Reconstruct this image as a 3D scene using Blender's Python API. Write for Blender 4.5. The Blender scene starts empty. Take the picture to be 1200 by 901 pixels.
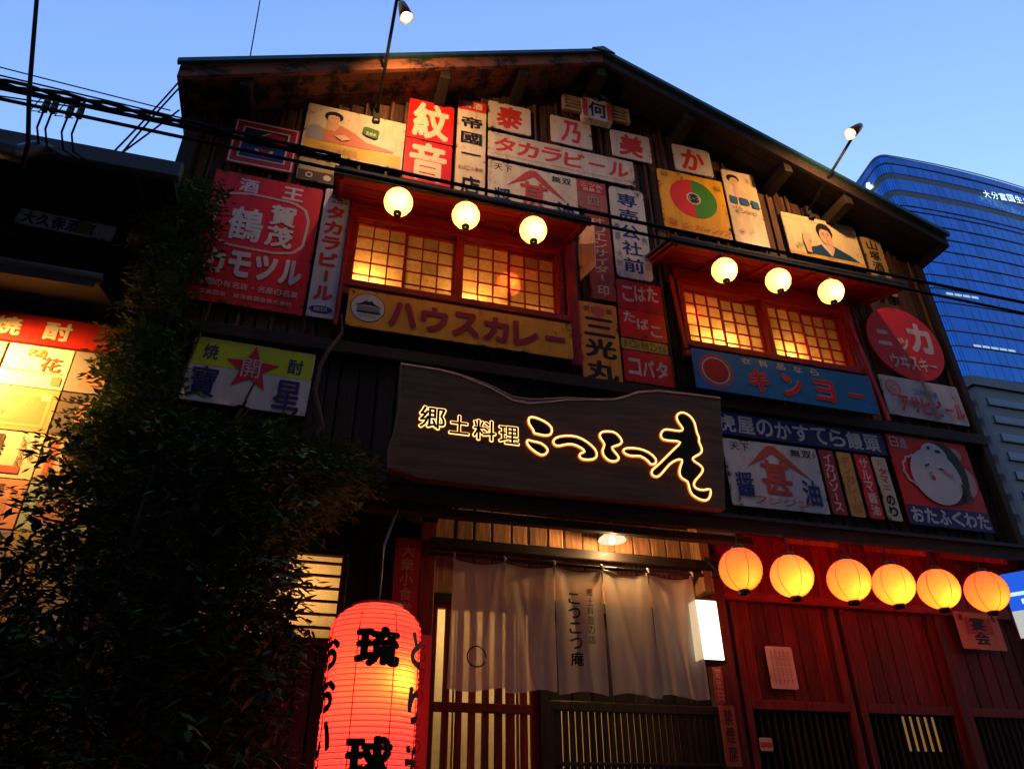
import bpy, bmesh, math, random
from mathutils import Vector, Matrix
random.seed(7)
SC = bpy.context.scene
COL = SC.collection
R = math.radians

# ---------------------------------------------------------------- camera
cam = bpy.data.objects.new("camera", bpy.data.cameras.new("camera"))
COL.objects.link(cam)
SC.camera = cam
cam.data.sensor_width = 36.0
cam.data.lens = 869.07 / 1200 * 36.0
cam.data.clip_start = 0.05
cam.data.clip_end = 3000
_m = Matrix(((0.96089201, -0.1357746, -0.24135409, 0.0),
             (-0.27684387, -0.49186617, -0.82548479, -4.5),
             (-0.00663405, 0.86001914, -0.51021864, 1.4),
             (0, 0, 0, 1)))
cam.matrix_world = _m

# ---------------------------------------------------------------- dusk sky and sun
W = bpy.data.worlds.new("World")
SC.world = W
W.use_nodes = True
wn, wl = W.node_tree.nodes, W.node_tree.links
sky = wn.new("ShaderNodeTexSky")
sky.sky_type = 'NISHITA'
sky.sun_disc = False
sky.sun_elevation = R(1.8)
sky.sun_rotation = R(25)          # the sun has gone down behind the house
sky.air_density = 1.0
sky.dust_density = 0.5
sky.ozone_density = 2.5
wn["Background"].inputs[1].default_value = 1.6
wb = wn.new("ShaderNodeMix")         # white balance of the dusk exposure, the same in every direction
wb.data_type = 'RGBA'; wb.blend_type = 'MULTIPLY'; wb.inputs[0].default_value = 1.0
wb.inputs[7].default_value = (1.0, .90, 1.06, 1)
wl.new(sky.outputs[0], wb.inputs[6])
wl.new(wb.outputs[2], wn["Background"].inputs[0])
sd = bpy.data.lights.new("sun", 'SUN')
sd.energy = 0.02
sd.angle = R(12)
sd.color = (1.0, 0.8, 0.65)
sun = bpy.data.objects.new("sun", sd)
COL.objects.link(sun)
sun.rotation_euler = (R(88), 0, R(180 - 25))
SC.view_settings.view_transform = 'Standard'
SC.view_settings.look = 'None'
SC.view_settings.exposure = 0.0
SC.view_settings.gamma = 1.0
SC.cycles.max_bounces = 6
SC.cycles.transparent_max_bounces = 12
SC.cycles.sample_clamp_indirect = 3.0

# ---------------------------------------------------------------- materials
_mats = {}
def newmat(name):
    m = bpy.data.materials.new(name)
    m.use_nodes = True
    nt = m.node_tree
    b = nt.nodes["Principled BSDF"]
    return m, nt, b
def N(nt, t, **kw):
    n = nt.nodes.new(t)
    for k, v in kw.items():
        setattr(n, k, v)
    return n
def pos_noise(nt, scale, stretch=(1, 1, 1), detail=4, rough=.6, coord='P'):
    if coord == 'P':
        g = N(nt, "ShaderNodeNewGeometry").outputs['Position']
    else:
        g = N(nt, "ShaderNodeTexCoord").outputs['Object']
    mp = N(nt, "ShaderNodeMapping")
    mp.inputs['Scale'].default_value = stretch
    nt.links.new(g, mp.inputs['Vector'])
    no = N(nt, "ShaderNodeTexNoise")
    no.inputs['Scale'].default_value = scale
    no.inputs['Detail'].default_value = detail
    no.inputs['Roughness'].default_value = rough
    nt.links.new(mp.outputs[0], no.inputs['Vector'])
    return no.outputs['Fac'], mp
def ramp(nt, fac, stops):
    r = N(nt, "ShaderNodeValToRGB")
    e = r.color_ramp.elements
    while len(e) < len(stops):
        e.new(0.5)
    for i, (p, c) in enumerate(stops):
        e[i].position = p
        e[i].color = (c, c, c, 1) if isinstance(c, (int, float)) else (*c, 1)
    nt.links.new(fac, r.inputs[0])
    return r.outputs[0]
def mix(nt, f, a, b, mode='MIX'):
    m = N(nt, "ShaderNodeMix", data_type='RGBA', blend_type=mode)
    for s, v in ((0, f), (6, a), (7, b)):
        if hasattr(v, 'is_output'):
            nt.links.new(v, m.inputs[s])
        elif s == 0:
            m.inputs[0].default_value = v
        else:
            m.inputs[s].default_value = (*v, 1)
    return m.outputs[2]
def bump(nt, b, h, strength=.3, dist=.01):
    bn = N(nt, "ShaderNodeBump")
    bn.inputs['Strength'].default_value = strength
    bn.inputs['Distance'].default_value = dist
    nt.links.new(h, bn.inputs['Height'])
    nt.links.new(bn.outputs[0], b.inputs['Normal'])

def wood(name, col, rough=.7, vary=.5, grain=(14, 14, .9), lightcol=None, peel=0.0, peelcol=(.3, .12, .05)):
    if name in _mats: return _mats[name]
    m, nt, b = newmat(name)
    f, mp = pos_noise(nt, 5, grain, 6, .65)
    oi = N(nt, "ShaderNodeObjectInfo")
    av = N(nt, "ShaderNodeVectorMath", operation='SCALE')
    av.inputs[0].default_value = (7.3, 3.1, 9.7)
    nt.links.new(oi.outputs['Random'], av.inputs['Scale'])
    nt.links.new(av.outputs[0], mp.inputs['Location'])
    c2 = lightcol or tuple(min(1, x * 2.1) for x in col)
    c1 = tuple(x * .45 for x in col)
    c = ramp(nt, f, [(.25, c1), (.5, col), (.75, c2)])
    hv = N(nt, "ShaderNodeMapRange")
    hv.inputs['To Min'].default_value = 1 - vary
    hv.inputs['To Max'].default_value = 1 + vary
    nt.links.new(oi.outputs['Random'], hv.inputs['Value'])
    sc = N(nt, "ShaderNodeVectorMath", operation='SCALE')
    nt.links.new(c, sc.inputs[0]); nt.links.new(hv.outputs[0], sc.inputs['Scale'])
    out = sc.outputs[0]
    if peel:
        pf, _ = pos_noise(nt, 4.5, (1, 1, 1.6), 8, .7)
        pm = ramp(nt, pf, [(.5 - peel * .1, 0.0), (.53, 1.0)])
        out = mix(nt, pm, out, peelcol)
    nt.links.new(out, b.inputs['Base Color'])
    b.inputs['Roughness'].default_value = rough
    b.inputs['Specular IOR Level'].default_value = .25
    bump(nt, b, f, .5, .006)
    _mats[name] = m
    return m

def enamel(col, rust=.5, rough=.38):
    key = ('enamel', tuple(col), rust)
    if key in _mats: return _mats[key]
    m, nt, b = newmat("enamel_plate")
    tc = N(nt, "ShaderNodeTexCoord")
    sp = N(nt, "ShaderNodeSeparateXYZ")
    nt.links.new(tc.outputs['Generated'], sp.inputs[0])
    def edge(o):
        a = N(nt, "ShaderNodeMath", operation='SUBTRACT'); a.inputs[1].default_value = .5
        nt.links.new(o, a.inputs[0])
        c = N(nt, "ShaderNodeMath", operation='ABSOLUTE'); nt.links.new(a.outputs[0], c.inputs[0])
        d = N(nt, "ShaderNodeMath", operation='POWER'); d.inputs[1].default_value = 9
        e = N(nt, "ShaderNodeMath", operation='MULTIPLY'); e.inputs[1].default_value = 2.0
        nt.links.new(c.outputs[0], e.inputs[0]); nt.links.new(e.outputs[0], d.inputs[0])
        return d.outputs[0]
    mx = N(nt, "ShaderNodeMath", operation='MAXIMUM')
    nt.links.new(edge(sp.outputs[0]), mx.inputs[0]); nt.links.new(edge(sp.outputs[2]), mx.inputs[1])
    f, _ = pos_noise(nt, 9, (1, 1, .75), 8, .72)
    sm = N(nt, "ShaderNodeMath", operation='MULTIPLY_ADD')
    sm.inputs[1].default_value = .11
    nt.links.new(mx.outputs[0], sm.inputs[0]); nt.links.new(f, sm.inputs[2])
    t = .72 - .08 * rust
    rm = ramp(nt, sm.outputs[0], [(t - .09, 0.0), (t - .005, .38), (t + .01, 1.0)])
    # faded grime drawn downwards
    g, _ = pos_noise(nt, 3, (5, 5, .8), 5, .6)
    gm = ramp(nt, g, [(.35, 0.0), (.75, .5)])
    c = mix(nt, gm, col, tuple(x * .45 + y for x, y in zip(col, (.03, .018, .008))))
    k_, _ = pos_noise(nt, 2.2, (13, 13, .55), 4, .5)
    c = mix(nt, ramp(nt, k_, [(.60, 0.0), (.72, .45 * min(1, rust * 1.6))]), c, (.12, .05, .02))
    c = mix(nt, rm, c, (.07, .024, .009))
    nt.links.new(c, b.inputs['Base Color'])
    rr = mix(nt, rm, (rough,) * 3, (.9,) * 3)
    nt.links.new(rr, b.inputs['Roughness'])
    b.inputs['Specular IOR Level'].default_value = .22
    bump(nt, b, f, .2, .006)
    _mats[key] = m
    return m
def ink(col, wear=.5):
    key = ('ink', tuple(col))
    if key in _mats: return _mats[key]
    m, nt, b = newmat("sign_paint")
    f, _ = pos_noise(nt, 9, (1, 1, .75), 8, .72)
    g, _ = pos_noise(nt, 3, (5, 5, .8), 5, .6)
    gm = ramp(nt, g, [(.35, 0.0), (.75, .4)])
    c = mix(nt, gm, col, tuple(x * .6 + y for x, y in zip(col, (.03, .02, .01))))
    rm = ramp(nt, f, [(.60, 0.0), (.67, .35), (.69, .9)])
    c = mix(nt, rm, c, (.1, .05, .03))
    nt.links.new(c, b.inputs['Base Color'])
    b.inputs['Roughness'].default_value = .42
    b.inputs['Specular IOR Level'].default_value = .18
    _mats[key] = m
    return m
def plain(name, col, rough=.6, metal=0.0, nz=.25, scale=12):
    if name in _mats: return _mats[name]
    m, nt, b = newmat(name)
    f, _ = pos_noise(nt, scale, (1, 1, 1), 5, .6)
    c = mix(nt, ramp(nt, f, [(.3, 0.0), (.7, 1.0)]), tuple(x * (1 - nz) for x in col), tuple(min(1, x * (1 + nz)) for x in col))
    nt.links.new(c, b.inputs['Base Color'])
    b.inputs['Roughness'].default_value = rough
    b.inputs['Metallic'].default_value = metal
    bump(nt, b, f, .15, .003)
    _mats[name] = m
    return m
def glow(name, col, strength):
    if name in _mats: return _mats[name]
    m = bpy.data.materials.new(name); m.use_nodes = True
    nt = m.node_tree; nt.nodes.clear()
    e = N(nt, "ShaderNodeEmission"); o = N(nt, "ShaderNodeOutputMaterial")
    e.inputs[0].default_value = (*col, 1); e.inputs[1].default_value = strength
    nt.links.new(e.outputs[0], o.inputs[0])
    _mats[name] = m
    return m
def paper(name, trans, emi_top, emi_bot, emis, z0, z1, translucent=1.0):
    """lantern paper with the shadow of its wire ribs: translucent, lit by the bulb inside, plus a painted glow graded by height"""
    if name in _mats: return _mats[name]
    m = bpy.data.materials.new(name); m.use_nodes = True
    nt = m.node_tree; nt.nodes.clear()
    o = N(nt, "ShaderNodeOutputMaterial")
    tr = N(nt, "ShaderNodeBsdfTranslucent"); tr.inputs[0].default_value = (*trans, 1)
    tc = N(nt, "ShaderNodeTexCoord"); sp = N(nt, "ShaderNodeSeparateXYZ")
    nt.links.new(tc.outputs['Object'], sp.inputs[0])
    mr = N(nt, "ShaderNodeMapRange"); mr.inputs[1].default_value = z0; mr.inputs[2].default_value = z1
    nt.links.new(sp.outputs[2], mr.inputs[0])
    pw = N(nt, 'ShaderNodeMath', operation='POWER'); pw.inputs[1].default_value = .62; nt.links.new(mr.outputs[0], pw.inputs[0])
    c = mix(nt, pw.outputs[0], emi_bot, emi_top)  # fall-off of the bulb's light painted as emission, bottom to top
    fz, _ = pos_noise(nt, 60, (1, 1, 1), 3, .6)
    c = mix(nt, ramp(nt, fz, [(.3, .85), (.7, 1.0)]), (0, 0, 0), c)
    wv = N(nt, 'ShaderNodeMath', operation='MULTIPLY'); wv.inputs[1].default_value = 2 * math.pi * (22 if z1 - z0 < .5 else 44) / (z1 - z0); nt.links.new(sp.outputs[2], wv.inputs[0])
    sn = N(nt, 'ShaderNodeMath', operation='SINE'); nt.links.new(wv.outputs[0], sn.inputs[0])
    rb = ramp(nt, sn.outputs[0], [(0.0, 1.0), (.75, 1.0), (.95, .74)]); c = mix(nt, 1.0, c, rb, 'MULTIPLY')  # rib shadow multiplied into glow and paper colour
    nt.links.new(mix(nt, 1.0, trans, rb, 'MULTIPLY'), tr.inputs[0])
    em = N(nt, "ShaderNodeEmission"); nt.links.new(c, em.inputs[0]); em.inputs[1].default_value = emis
    df = N(nt, "ShaderNodeBsdfDiffuse"); df.inputs[0].default_value = (*[x * .6 for x in trans], 1)
    ms = N(nt, "ShaderNodeMixShader"); ms.inputs[0].default_value = .75
    nt.links.new(df.outputs[0], ms.inputs[1]); nt.links.new(tr.outputs[0], ms.inputs[2])
    ad = N(nt, "ShaderNodeAddShader")
    nt.links.new(ms.outputs[0], ad.inputs[0]); nt.links.new(em.outputs[0], ad.inputs[1])
    nt.links.new(ad.outputs[0], o.inputs[0])
    _mats[name] = m
    return m

WOOD_D = wood("dark_weathered_wood", (.015, .0085, .006))
WOOD_U = wood("brown_plank_wood", (.07, .03, .015), vary=.45)
WOOD_E = wood("entrance_board_wood", (.22, .1, .04), vary=.3)
WOOD_B = wood("beam_wood", (.022, .012, .008), grain=(1, 14, 14))
WOOD_SR = wood('dark_soffit_wood', (.016, .010, .007), grain=(9, 1, 9))
WOOD_S = wood("soffit_wood", (.022, .013, .009), grain=(9, 1, 9), peel=.75, peelcol=(.22, .075, .03))
WOOD_R = wood("red_painted_wood", (.27, .009, .006), vary=.3, rough=.55)
WOOD_RH = wood("red_painted_rail_wood", (.22, .007, .005), vary=.2, rough=.5, grain=(1, 10, 10))
WOOD_RD = wood("dark_red_door_wood", (.12, .008, .005), vary=.35, rough=.6)
BLACK = plain("black_metal", (.012, .012, .014), .5, .3)
CABLE = plain("black_cable", (.006, .006, .007), .9); CABLE.node_tree.nodes["Principled BSDF"].inputs["Specular IOR Level"].default_value = .15
TEAL = plain("teal_sheet_metal", (.02, .07, .075), .45, .3)
DARKMETAL = plain("dark_painted_metal", (.012, .013, .016), .65, .1)
ASPHALT = plain("asphalt", (.05, .05, .05), .9, 0, .3, 40)
PLASTER = plain("dark_plaster", (.03, .026, .024), .9)

# ---------------------------------------------------------------- mesh helpers
class MB:
    def __init__(s): s.v = []; s.f = []
    def add(s, vs, fs):
        n = len(s.v); s.v += [tuple(v) for v in vs]; s.f += [tuple(i + n for i in f) for f in fs]
    def box(s, x0, x1, y0, y1, z0, z1):
        s.add([(x0, y0, z0), (x1, y0, z0), (x1, y1, z0), (x0, y1, z0), (x0, y0, z1), (x1, y0, z1), (x1, y1, z1), (x0, y1, z1)],
              [(0, 3, 2, 1), (4, 5, 6, 7), (0, 1, 5, 4), (1, 2, 6, 5), (2, 3, 7, 6), (3, 0, 4, 7)])
    def bar(s, a, b, w, h, up=(0, 0, 1)):
        a, b = Vector(a), Vector(b); d = (b - a).normalized(); u = Vector(up)
        r = d.cross(u)
        if r.length < 1e-4: r = d.cross(Vector((0, 1, 0)))
        r.normalize(); u = r.cross(d).normalized()
        vs = []
        for p in (a, b):
            for sx, sy in ((-1, -1), (1, -1), (1, 1), (-1, 1)):
                vs.append(p + r * sx * w / 2 + u * sy * h / 2)
        s.add(vs, [(0, 1, 2, 3), (7, 6, 5, 4), (0, 4, 5, 1), (1, 5, 6, 2), (2, 6, 7, 3), (3, 7, 4, 0)])
    def tube(s, pts, r, n=6, cap=True, closed=False):
        pts = [Vector(p) for p in pts]; L = len(pts); rings = []
        rr = r if isinstance(r, (list, tuple)) else [r] * L
        prev = None
        for i, p in enumerate(pts):
            if closed: d = pts[(i + 1) % L] - pts[i - 1]
            else: d = pts[min(i + 1, L - 1)] - pts[max(i - 1, 0)]
            d.normalize()
            if prev is None:
                a = d.cross(Vector((0, 0, 1)))
                if a.length < .05: a = d.cross(Vector((0, 1, 0)))
            else:
                a = prev - d * prev.dot(d)
            a.normalize(); prev = a; b = d.cross(a)
            rings.append([p + (a * math.cos(2 * math.pi * k / n) + b * math.sin(2 * math.pi * k / n)) * rr[i] for k in range(n)])
        vs = [q for g in rings for q in g]; fs = []
        for i in range(L if closed else L - 1):
            j = (i + 1) % L
            for k in range(n):
                fs.append((i * n + k, i * n + (k + 1) % n, j * n + (k + 1) % n, j * n + k))
        if cap and not closed:
            fs.append(tuple(range(n))[::-1]); fs.append(tuple((L - 1) * n + k for k in range(n)))
        s.add(vs, fs)
    def lathe(s, prof, c=(0, 0, 0), n=24, caps=False):
        vs = []; fs = []
        for r, z in prof:
            for k in range(n):
                a = 2 * math.pi * k / n
                vs.append((c[0] + r * math.cos(a), c[1] + r * math.sin(a), c[2] + z))
        for i in range(len(prof) - 1):
            for k in range(n):
                fs.append((i * n + k, i * n + (k + 1) % n, (i + 1) * n + (k + 1) % n, (i + 1) * n + k))
        if caps:
            fs.append(tuple(range(n))[::-1]); fs.append(tuple((len(prof) - 1) * n + k for k in range(n)))
        s.add(vs, fs)
    def plate(s, pts, y0, y1):
        """extruded outline in the xz plane, front at y0 (towards the street), back at y1"""
        n = len(pts)
        s.add([(x, y0, z) for x, z in pts] + [(x, y1, z) for x, z in pts],
              [tuple(range(n)), tuple(range(2 * n - 1, n - 1, -1))] + [(i, i + n, (i + 1) % n + n, (i + 1) % n) for i in range(n)])
    def flat(s, pts, y):
        s.add([(x, y, z) for x, z in pts], [tuple(range(len(pts)))])
    def build(s, name, mat, parent=None, loc=None, smooth=False, bevel=0, data=None):
        me = bpy.data.meshes.new(name)
        me.from_pydata(s.v, [], s.f); me.update()
        if smooth:
            me.polygons.foreach_set('use_smooth', [True] * len(me.polygons))
        me.materials.append(mat)
        return link(name, me, parent, loc, bevel)
def link(name, me, parent=None, loc=None, bevel=0):
    o = bpy.data.objects.new(name, me); COL.objects.link(o)
    if parent: o.parent = parent
    if loc is not None: o.location = loc
    if bevel:
        b = o.modifiers.new('bevel', 'BEVEL'); b.width = bevel; b.segments = 1; b.limit_method = 'ANGLE'
    return o
def fixn(o):
    bm = bmesh.new(); bm.from_mesh(o.data); bmesh.ops.recalc_face_normals(bm, faces=bm.faces); bm.to_mesh(o.data); bm.free()
    return o
def tag(o, label=None, cat=None, group=None, kind=None):
    if label: o['label'] = label
    if cat: o['category'] = cat
    if group: o['group'] = group
    if kind: o['kind'] = kind
    return o
def empty(name, loc=(0, 0, 0), rot=(0, 0, 0)):
    o = bpy.data.objects.new(name, None); COL.objects.link(o)
    o.location = loc; o.rotation_euler = rot; o.empty_display_size = .1
    return o
def copy_tree(o, parent=None):
    c = o.copy(); COL.objects.link(c)
    if parent: c.parent = parent
    for ch in list(o.children): copy_tree(ch, c)
    return c
def lamp(name, loc, energy, col, radius=.03, parent=None, kind='POINT', rot=None, cone=None, blend=.6):
    d = bpy.data.lights.new(name, kind); d.energy = energy; d.color = col; d.shadow_soft_size = radius
    if kind == 'SPOT': d.spot_size = cone; d.spot_blend = blend
    o = bpy.data.objects.new(name, d); COL.objects.link(o); o.location = loc
    if rot: o.rotation_euler = rot
    if parent: o.parent = parent
    return o
_unit = {}
def unit_box(mat, bev=.0):
    """one shared 1x1x1 piece with chamfered long edges, x and y centred, z from 0 to 1"""
    k = mat.name
    if k not in _unit:
        b = .08
        prof = [(-.5, -.5 + b * 3), (-.5 + b, -.5), (.5 - b, -.5), (.5, -.5 + b * 3), (.5, .5), (-.5, .5)]
        n = len(prof)
        me = bpy.data.meshes.new('piece')
        me.from_pydata([(x, y, 0) for x, y in prof] + [(x, y, 1) for x, y in prof], [],
                       [tuple(range(n))[::-1], tuple(range(n, 2 * n))] + [(i, (i + 1) % n, (i + 1) % n + n, i + n) for i in range(n)])
        me.materials.append(mat); me.update(); _unit[k] = me
    return _unit[k]
def piece(name, mat, parent, x, y, z0, w, d, h, rot=None):
    o = bpy.data.objects.new(name, unit_box(mat)); COL.objects.link(o); o.parent = parent
    o.location = (x, y, z0); o.scale = (w, d, h)
    if rot: o.rotation_euler = rot
    return o

# ---------------------------------------------------------------- lettering
_gl = {}
def glyph(ch, weight):
    k = (ch, weight)
    if k in _gl: return _gl[k]
    cu = bpy.data.curves.new('g', 'FONT'); cu.body = ch; cu.size = 1; cu.resolution_u = 3; cu.offset = weight; cu.fill_mode = 'FRONT'
    ob = bpy.data.objects.new('g', cu); COL.objects.link(ob)
    dg = bpy.context.evaluated_depsgraph_get(); dg.update()
    me = bpy.data.meshes.new_from_object(ob.evaluated_get(dg))
    vs = [(v.co.x, v.co.y) for v in me.vertices]; fs = [tuple(p.vertices) for p in me.polygons]
    bpy.data.objects.remove(ob); bpy.data.curves.remove(cu); bpy.data.meshes.remove(me)
    _gl[k] = (vs, fs)
    return _gl[k]
def put_glyph(mb, ch, x0, z0, x1, z1, y, weight=.02, shear=0, tight=True, fn=None, rot=0):
    if weight > .004:                       # bolder strokes: the same glyph again, nudged round, each a hair further back
        d = weight * .85; n = 8 if weight > .05 else 5; w_, h_ = x1 - x0, z1 - z0
        if n == 8 or not fn: x0 += w_ * d * .6; x1 -= w_ * d * .6; z0 += h_ * d * .6; z1 -= h_ * d * .6
        for k in range(n):
            a = 2 * math.pi * (k + .5) / n; dx, dz = w_ * d * math.cos(a), h_ * d * math.sin(a); bk = .00012 * (k + 1)
            f2 = (lambda x, z, b=bk: tuple(Vector(fn(x, z)) + Vector((0, b, 0)))) if fn else None
            put_glyph(mb, ch, x0 + dx, z0 + dz, x1 + dx, z1 + dz, y + bk, 0, shear, tight, f2, rot)
        weight = 0
    vs, fs = glyph(ch, weight)
    if not vs: return
    if tight and ch not in 'ー一ニ二・。—-':
        ax, bx = min(v[0] for v in vs), max(v[0] for v in vs); az, bz = min(v[1] for v in vs), max(v[1] for v in vs)
    else:
        ax, bx, az, bz = 0, 1, -.12, .88
    out = []
    for px, pz in vs:
        u = (px - ax) / (bx - ax); v = (pz - az) / (bz - az)
        if rot: u, v = v, 1 - u
        x = x0 + u * (x1 - x0) + shear * (v - .5) * (z1 - z0); z = z0 + v * (z1 - z0)
        out.append(fn(x, z) if fn else (x, y, z))
    mb.add(out, fs)

def rrect(w, h, r, n=3):
    pts = []
    for cx, cz, a0 in ((w / 2 - r, h / 2 - r, 0), (-w / 2 + r, h / 2 - r, 90), (-w / 2 + r, -h / 2 + r, 180), (w / 2 - r, -h / 2 + r, 270)):
        for k in range(n + 1):
            a = R(a0 + 90 * k / n); pts.append((cx + r * math.cos(a), cz + r * math.sin(a)))
    return pts
class Sign:
    """an enamel plate standing off the wall; uv runs 0..1 from its top left corner"""
    def __init__(s, label, cat, x, z, w, h, col, y=-.035, name='enamel_sign', roll=0, rust=.5, radius=.012, tilt=None, outline=None, thick=.012, group=None):
        mb = MB(); mb.plate((outline or rrect(w, h, radius))[::-1], 0, thick)
        s.o = mb.build(name, enamel(col, rust))
        fixn(s.o)
        s.o.location = (x, y, z)
        if tilt is None: tilt = random.uniform(-.8, .8)
        s.o.rotation_euler = (R(random.uniform(-.6, .6)), R(-roll), R(tilt))
        tag(s.o, label, cat, group)
        s.w, s.h, s.k = w, h, 0
    def P(s, u, v): return ((u - .5) * s.w, (.5 - v) * s.h)
    def y(s): s.k += 1; return -.0012 * s.k
    def fin(s, mb, name, col, mat=None):
        return mb.build(name, mat or ink(col), s.o)
    def poly(s, pts, col, name='print', mat=None):
        mb = MB(); y = s.y(); mb.flat([s.P(*p) for p in pts], y); return fixn(s.fin(mb, name, col, mat))
    def rect(s, u0, v0, u1, v1, col, name='band'):
        return s.poly([(u0, v0), (u1, v0), (u1, v1), (u0, v1)], col, name)
    def disc(s, u, v, r, col, name='disc', rz=None, a0=0, a1=360, n=36):
        cx, cz = s.P(u, v); rz = rz or r; mb = MB(); y = s.y()
        full = abs(a1 - a0) >= 360
        pts = [] if full else [(cx, cz)]
        for k in range(n + (0 if full else 1)):
            a = R(a0 + (a1 - a0) * k / n); pts.append((cx + r * math.cos(a), cz + rz * math.sin(a)))
        mb.flat(pts, y); return s.fin(mb, name, col)
    def ring(s, u, v, r, t, col, name='ring', rz=None, n=40, wob=0, sq=1.0):
        cx, cz = s.P(u, v); rz = rz or r; mb = MB(); y = s.y()
        a_ = [R(360 * k / n) for k in range(n)]
        q = [1 + wob * math.sin(a * 12) for a in a_]
        C_ = lambda a: math.copysign(abs(math.cos(a)) ** sq, math.cos(a)); S_ = lambda a: math.copysign(abs(math.sin(a)) ** sq, math.sin(a))
        o_ = [(cx + r * q[i] * C_(a), y, cz + rz * q[i] * S_(a)) for i, a in enumerate(a_)]
        i_ = [(cx + (r - t) * q[i] * C_(a), y, cz + (rz - t) * q[i] * S_(a)) for i, a in enumerate(a_)]
        mb.add(o_ + i_, [(i, (i + 1) % n, (i + 1) % n + n, i + n) for i in range(n)]); return s.fin(mb, name, col)
    def frame(s, m, t, col, r=.03, name='border', m2=None):
        mb = MB(); y = s.y(); a = rrect(s.w - 2 * m, s.h - 2 * (m2 or m), r, 5); b = rrect(s.w - 2 * (m + t), s.h - 2 * ((m2 or m) + t), max(.003, r - t), 5); n = len(a)
        mb.add([(x, y, z) for x, z in a] + [(x, y, z) for x, z in b], [(i, (i + 1) % n, (i + 1) % n + n, i + n) for i in range(n)])
        return s.fin(mb, name, col)
    def text(s, t, u0, v0, u1, v1, col, vert=False, weight=.02, fill=.88, shear=0, name='lettering', mat=None, rise=0):
        mb = MB(); y = s.y(); n = len(t)
        for i, ch in enumerate(t):
            if ch == ' ': continue
            if vert:
                a0, b0, a1, b1 = u0, v0 + (v1 - v0) * i / n, u1, v0 + (v1 - v0) * (i + 1) / n
            else:
                a0, b0, a1, b1 = u0 + (u1 - u0) * i / n, v0 + rise * i, u0 + (u1 - u0) * (i + 1) / n, v1 + rise * i
            x0, z1 = s.P(a0, b0); x1, z0 = s.P(a1, b1)
            cx, cz = (x0 + x1) / 2, (z0 + z1) / 2
            if vert: hx, hz = (x1 - x0) / 2, (z1 - z0) / 2 * fill
            else: hx, hz = (x1 - x0) / 2 * fill, (z1 - z0) / 2
            if ch in 'ァィゥェォッャュョっゃゅょ': hx *= .72; hz *= .68; cz -= hz * .2
            put_glyph(mb, ch, cx - hx, cz - hz, cx + hx, cz + hz, y, weight, shear, rot=1 if (vert and ch == 'ー') else 0)
        return s.fin(mb, name, col, mat)

# ---------------------------------------------------------------- setting
mb = MB(); mb.add([(-600, -600, 0), (600, -600, 0), (600, 600, 0), (-600, 600, 0)], [(0, 1, 2, 3)])
tag(mb.build('road', ASPHALT), kind='structure')
mb = MB(); mb.box(-9, 14, -1.6, .4, .004, .12)
tag(mb.build('pavement', plain("paving_concrete", (.2, .19, .18), .85), bevel=.01), kind='structure')

# ---------------------------------------------------------------- the house
RX, RZ, SL = 2.14, 7.84, .423          # ridge, and the fall of the roof per metre
XL, XR = -1.3, 5.62
def soffit(x): return RZ - SL * abs(x - RX) - .12
H = empty('izakaya_house', (2.14, 0, 0))
tag(H, 'two storey dark wooden pub house with gabled front covered in old signs', 'building')
H0 = Vector((2.14, 0, 0))
def hb(mb, name, mat, bevel=0, parent=None, smooth=False):
    o = mb.build(name, mat, parent or H, None, smooth, bevel)
    if (parent or H) is H: o.location = -H0
    return o
def hp(name, mat, x, y, z0, w, d, h): return piece(name, mat, H, x - H0.x, y, z0, w, d, h)
# shell behind the planks
mb = MB()
mb.box(XL, XL + .1, .09, 7, 0, soffit(XL) - .1); mb.box(XR - .1, XR, .09, 7, 0, soffit(XR) - .1)
mb.plate([(XL, 0), (XR, 0), (XR, soffit(XR)), (RX, RZ - .12), (XL, soffit(XL))], 6.9, 7)
hb(mb, 'outer_wall', PLASTER)
# front backing sheets round the openings
WL, WR = (.03, 1.76, 4.80, 5.52), (2.80, 4.50, 4.76, 5.44)
def wallsheet(mb, x0, x1, z0, z1=None):
    if z1 is None:
        xs = sorted({x0, x1} | ({RX} if x0 < RX < x1 else set()))
        mb.plate([(x0, z0), (x1, z0)] + [(x, soffit(x) + .03) for x in reversed(xs)], .055, .09)
    else: mb.box(x0, x1, .055, .09, z0, z1)
mb = MB()
wallsheet(mb, XL, WL[0], 3.0); wallsheet(mb, WL[0], WL[1], WL[3]); wallsheet(mb, WL[0], WL[1], 3.0, WL[2])
wallsheet(mb, WL[1], WR[0], 3.0); wallsheet(mb, WR[0], WR[1], WR[3]); wallsheet(mb, WR[0], WR[1], 3.0, WR[2]); wallsheet(mb, WR[1], XR, 3.0)
hb(mb, 'wall_backing', WOOD_D)
# planks of the upper storey
x = XL; i = 0
while x < XR - .02:
    w = random.choice((.085, .1, .115, .13)); w = min(w, XR - x); c = x + w / 2
    y = random.uniform(.025, .04)
    segs = [(3.2, None)]
    for a in (WL, WR):
        if a[0] - .06 < c < a[1] + .06: segs = [(3.2, a[2]), (a[3], None)]
    for z0, z1 in segs:
        top = soffit(c) + .0 if z1 is None else z1
        if z1 is None and z0 < 5: # split each long board at a butt joint
            mid = 4.25 + random.uniform(-.02, .02)
            hp('plank', WOOD_D, c, y, z0, w - .008, .04, mid - z0)
            hp('plank', WOOD_U, c, y + .004, mid + .004, w - .008, .04, top - mid - .004)
        else:
            hp('plank', WOOD_U if z1 is None else WOOD_D, c, y, z0, w - .008, .04, top - z0)
    x += w; i += 1
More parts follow.
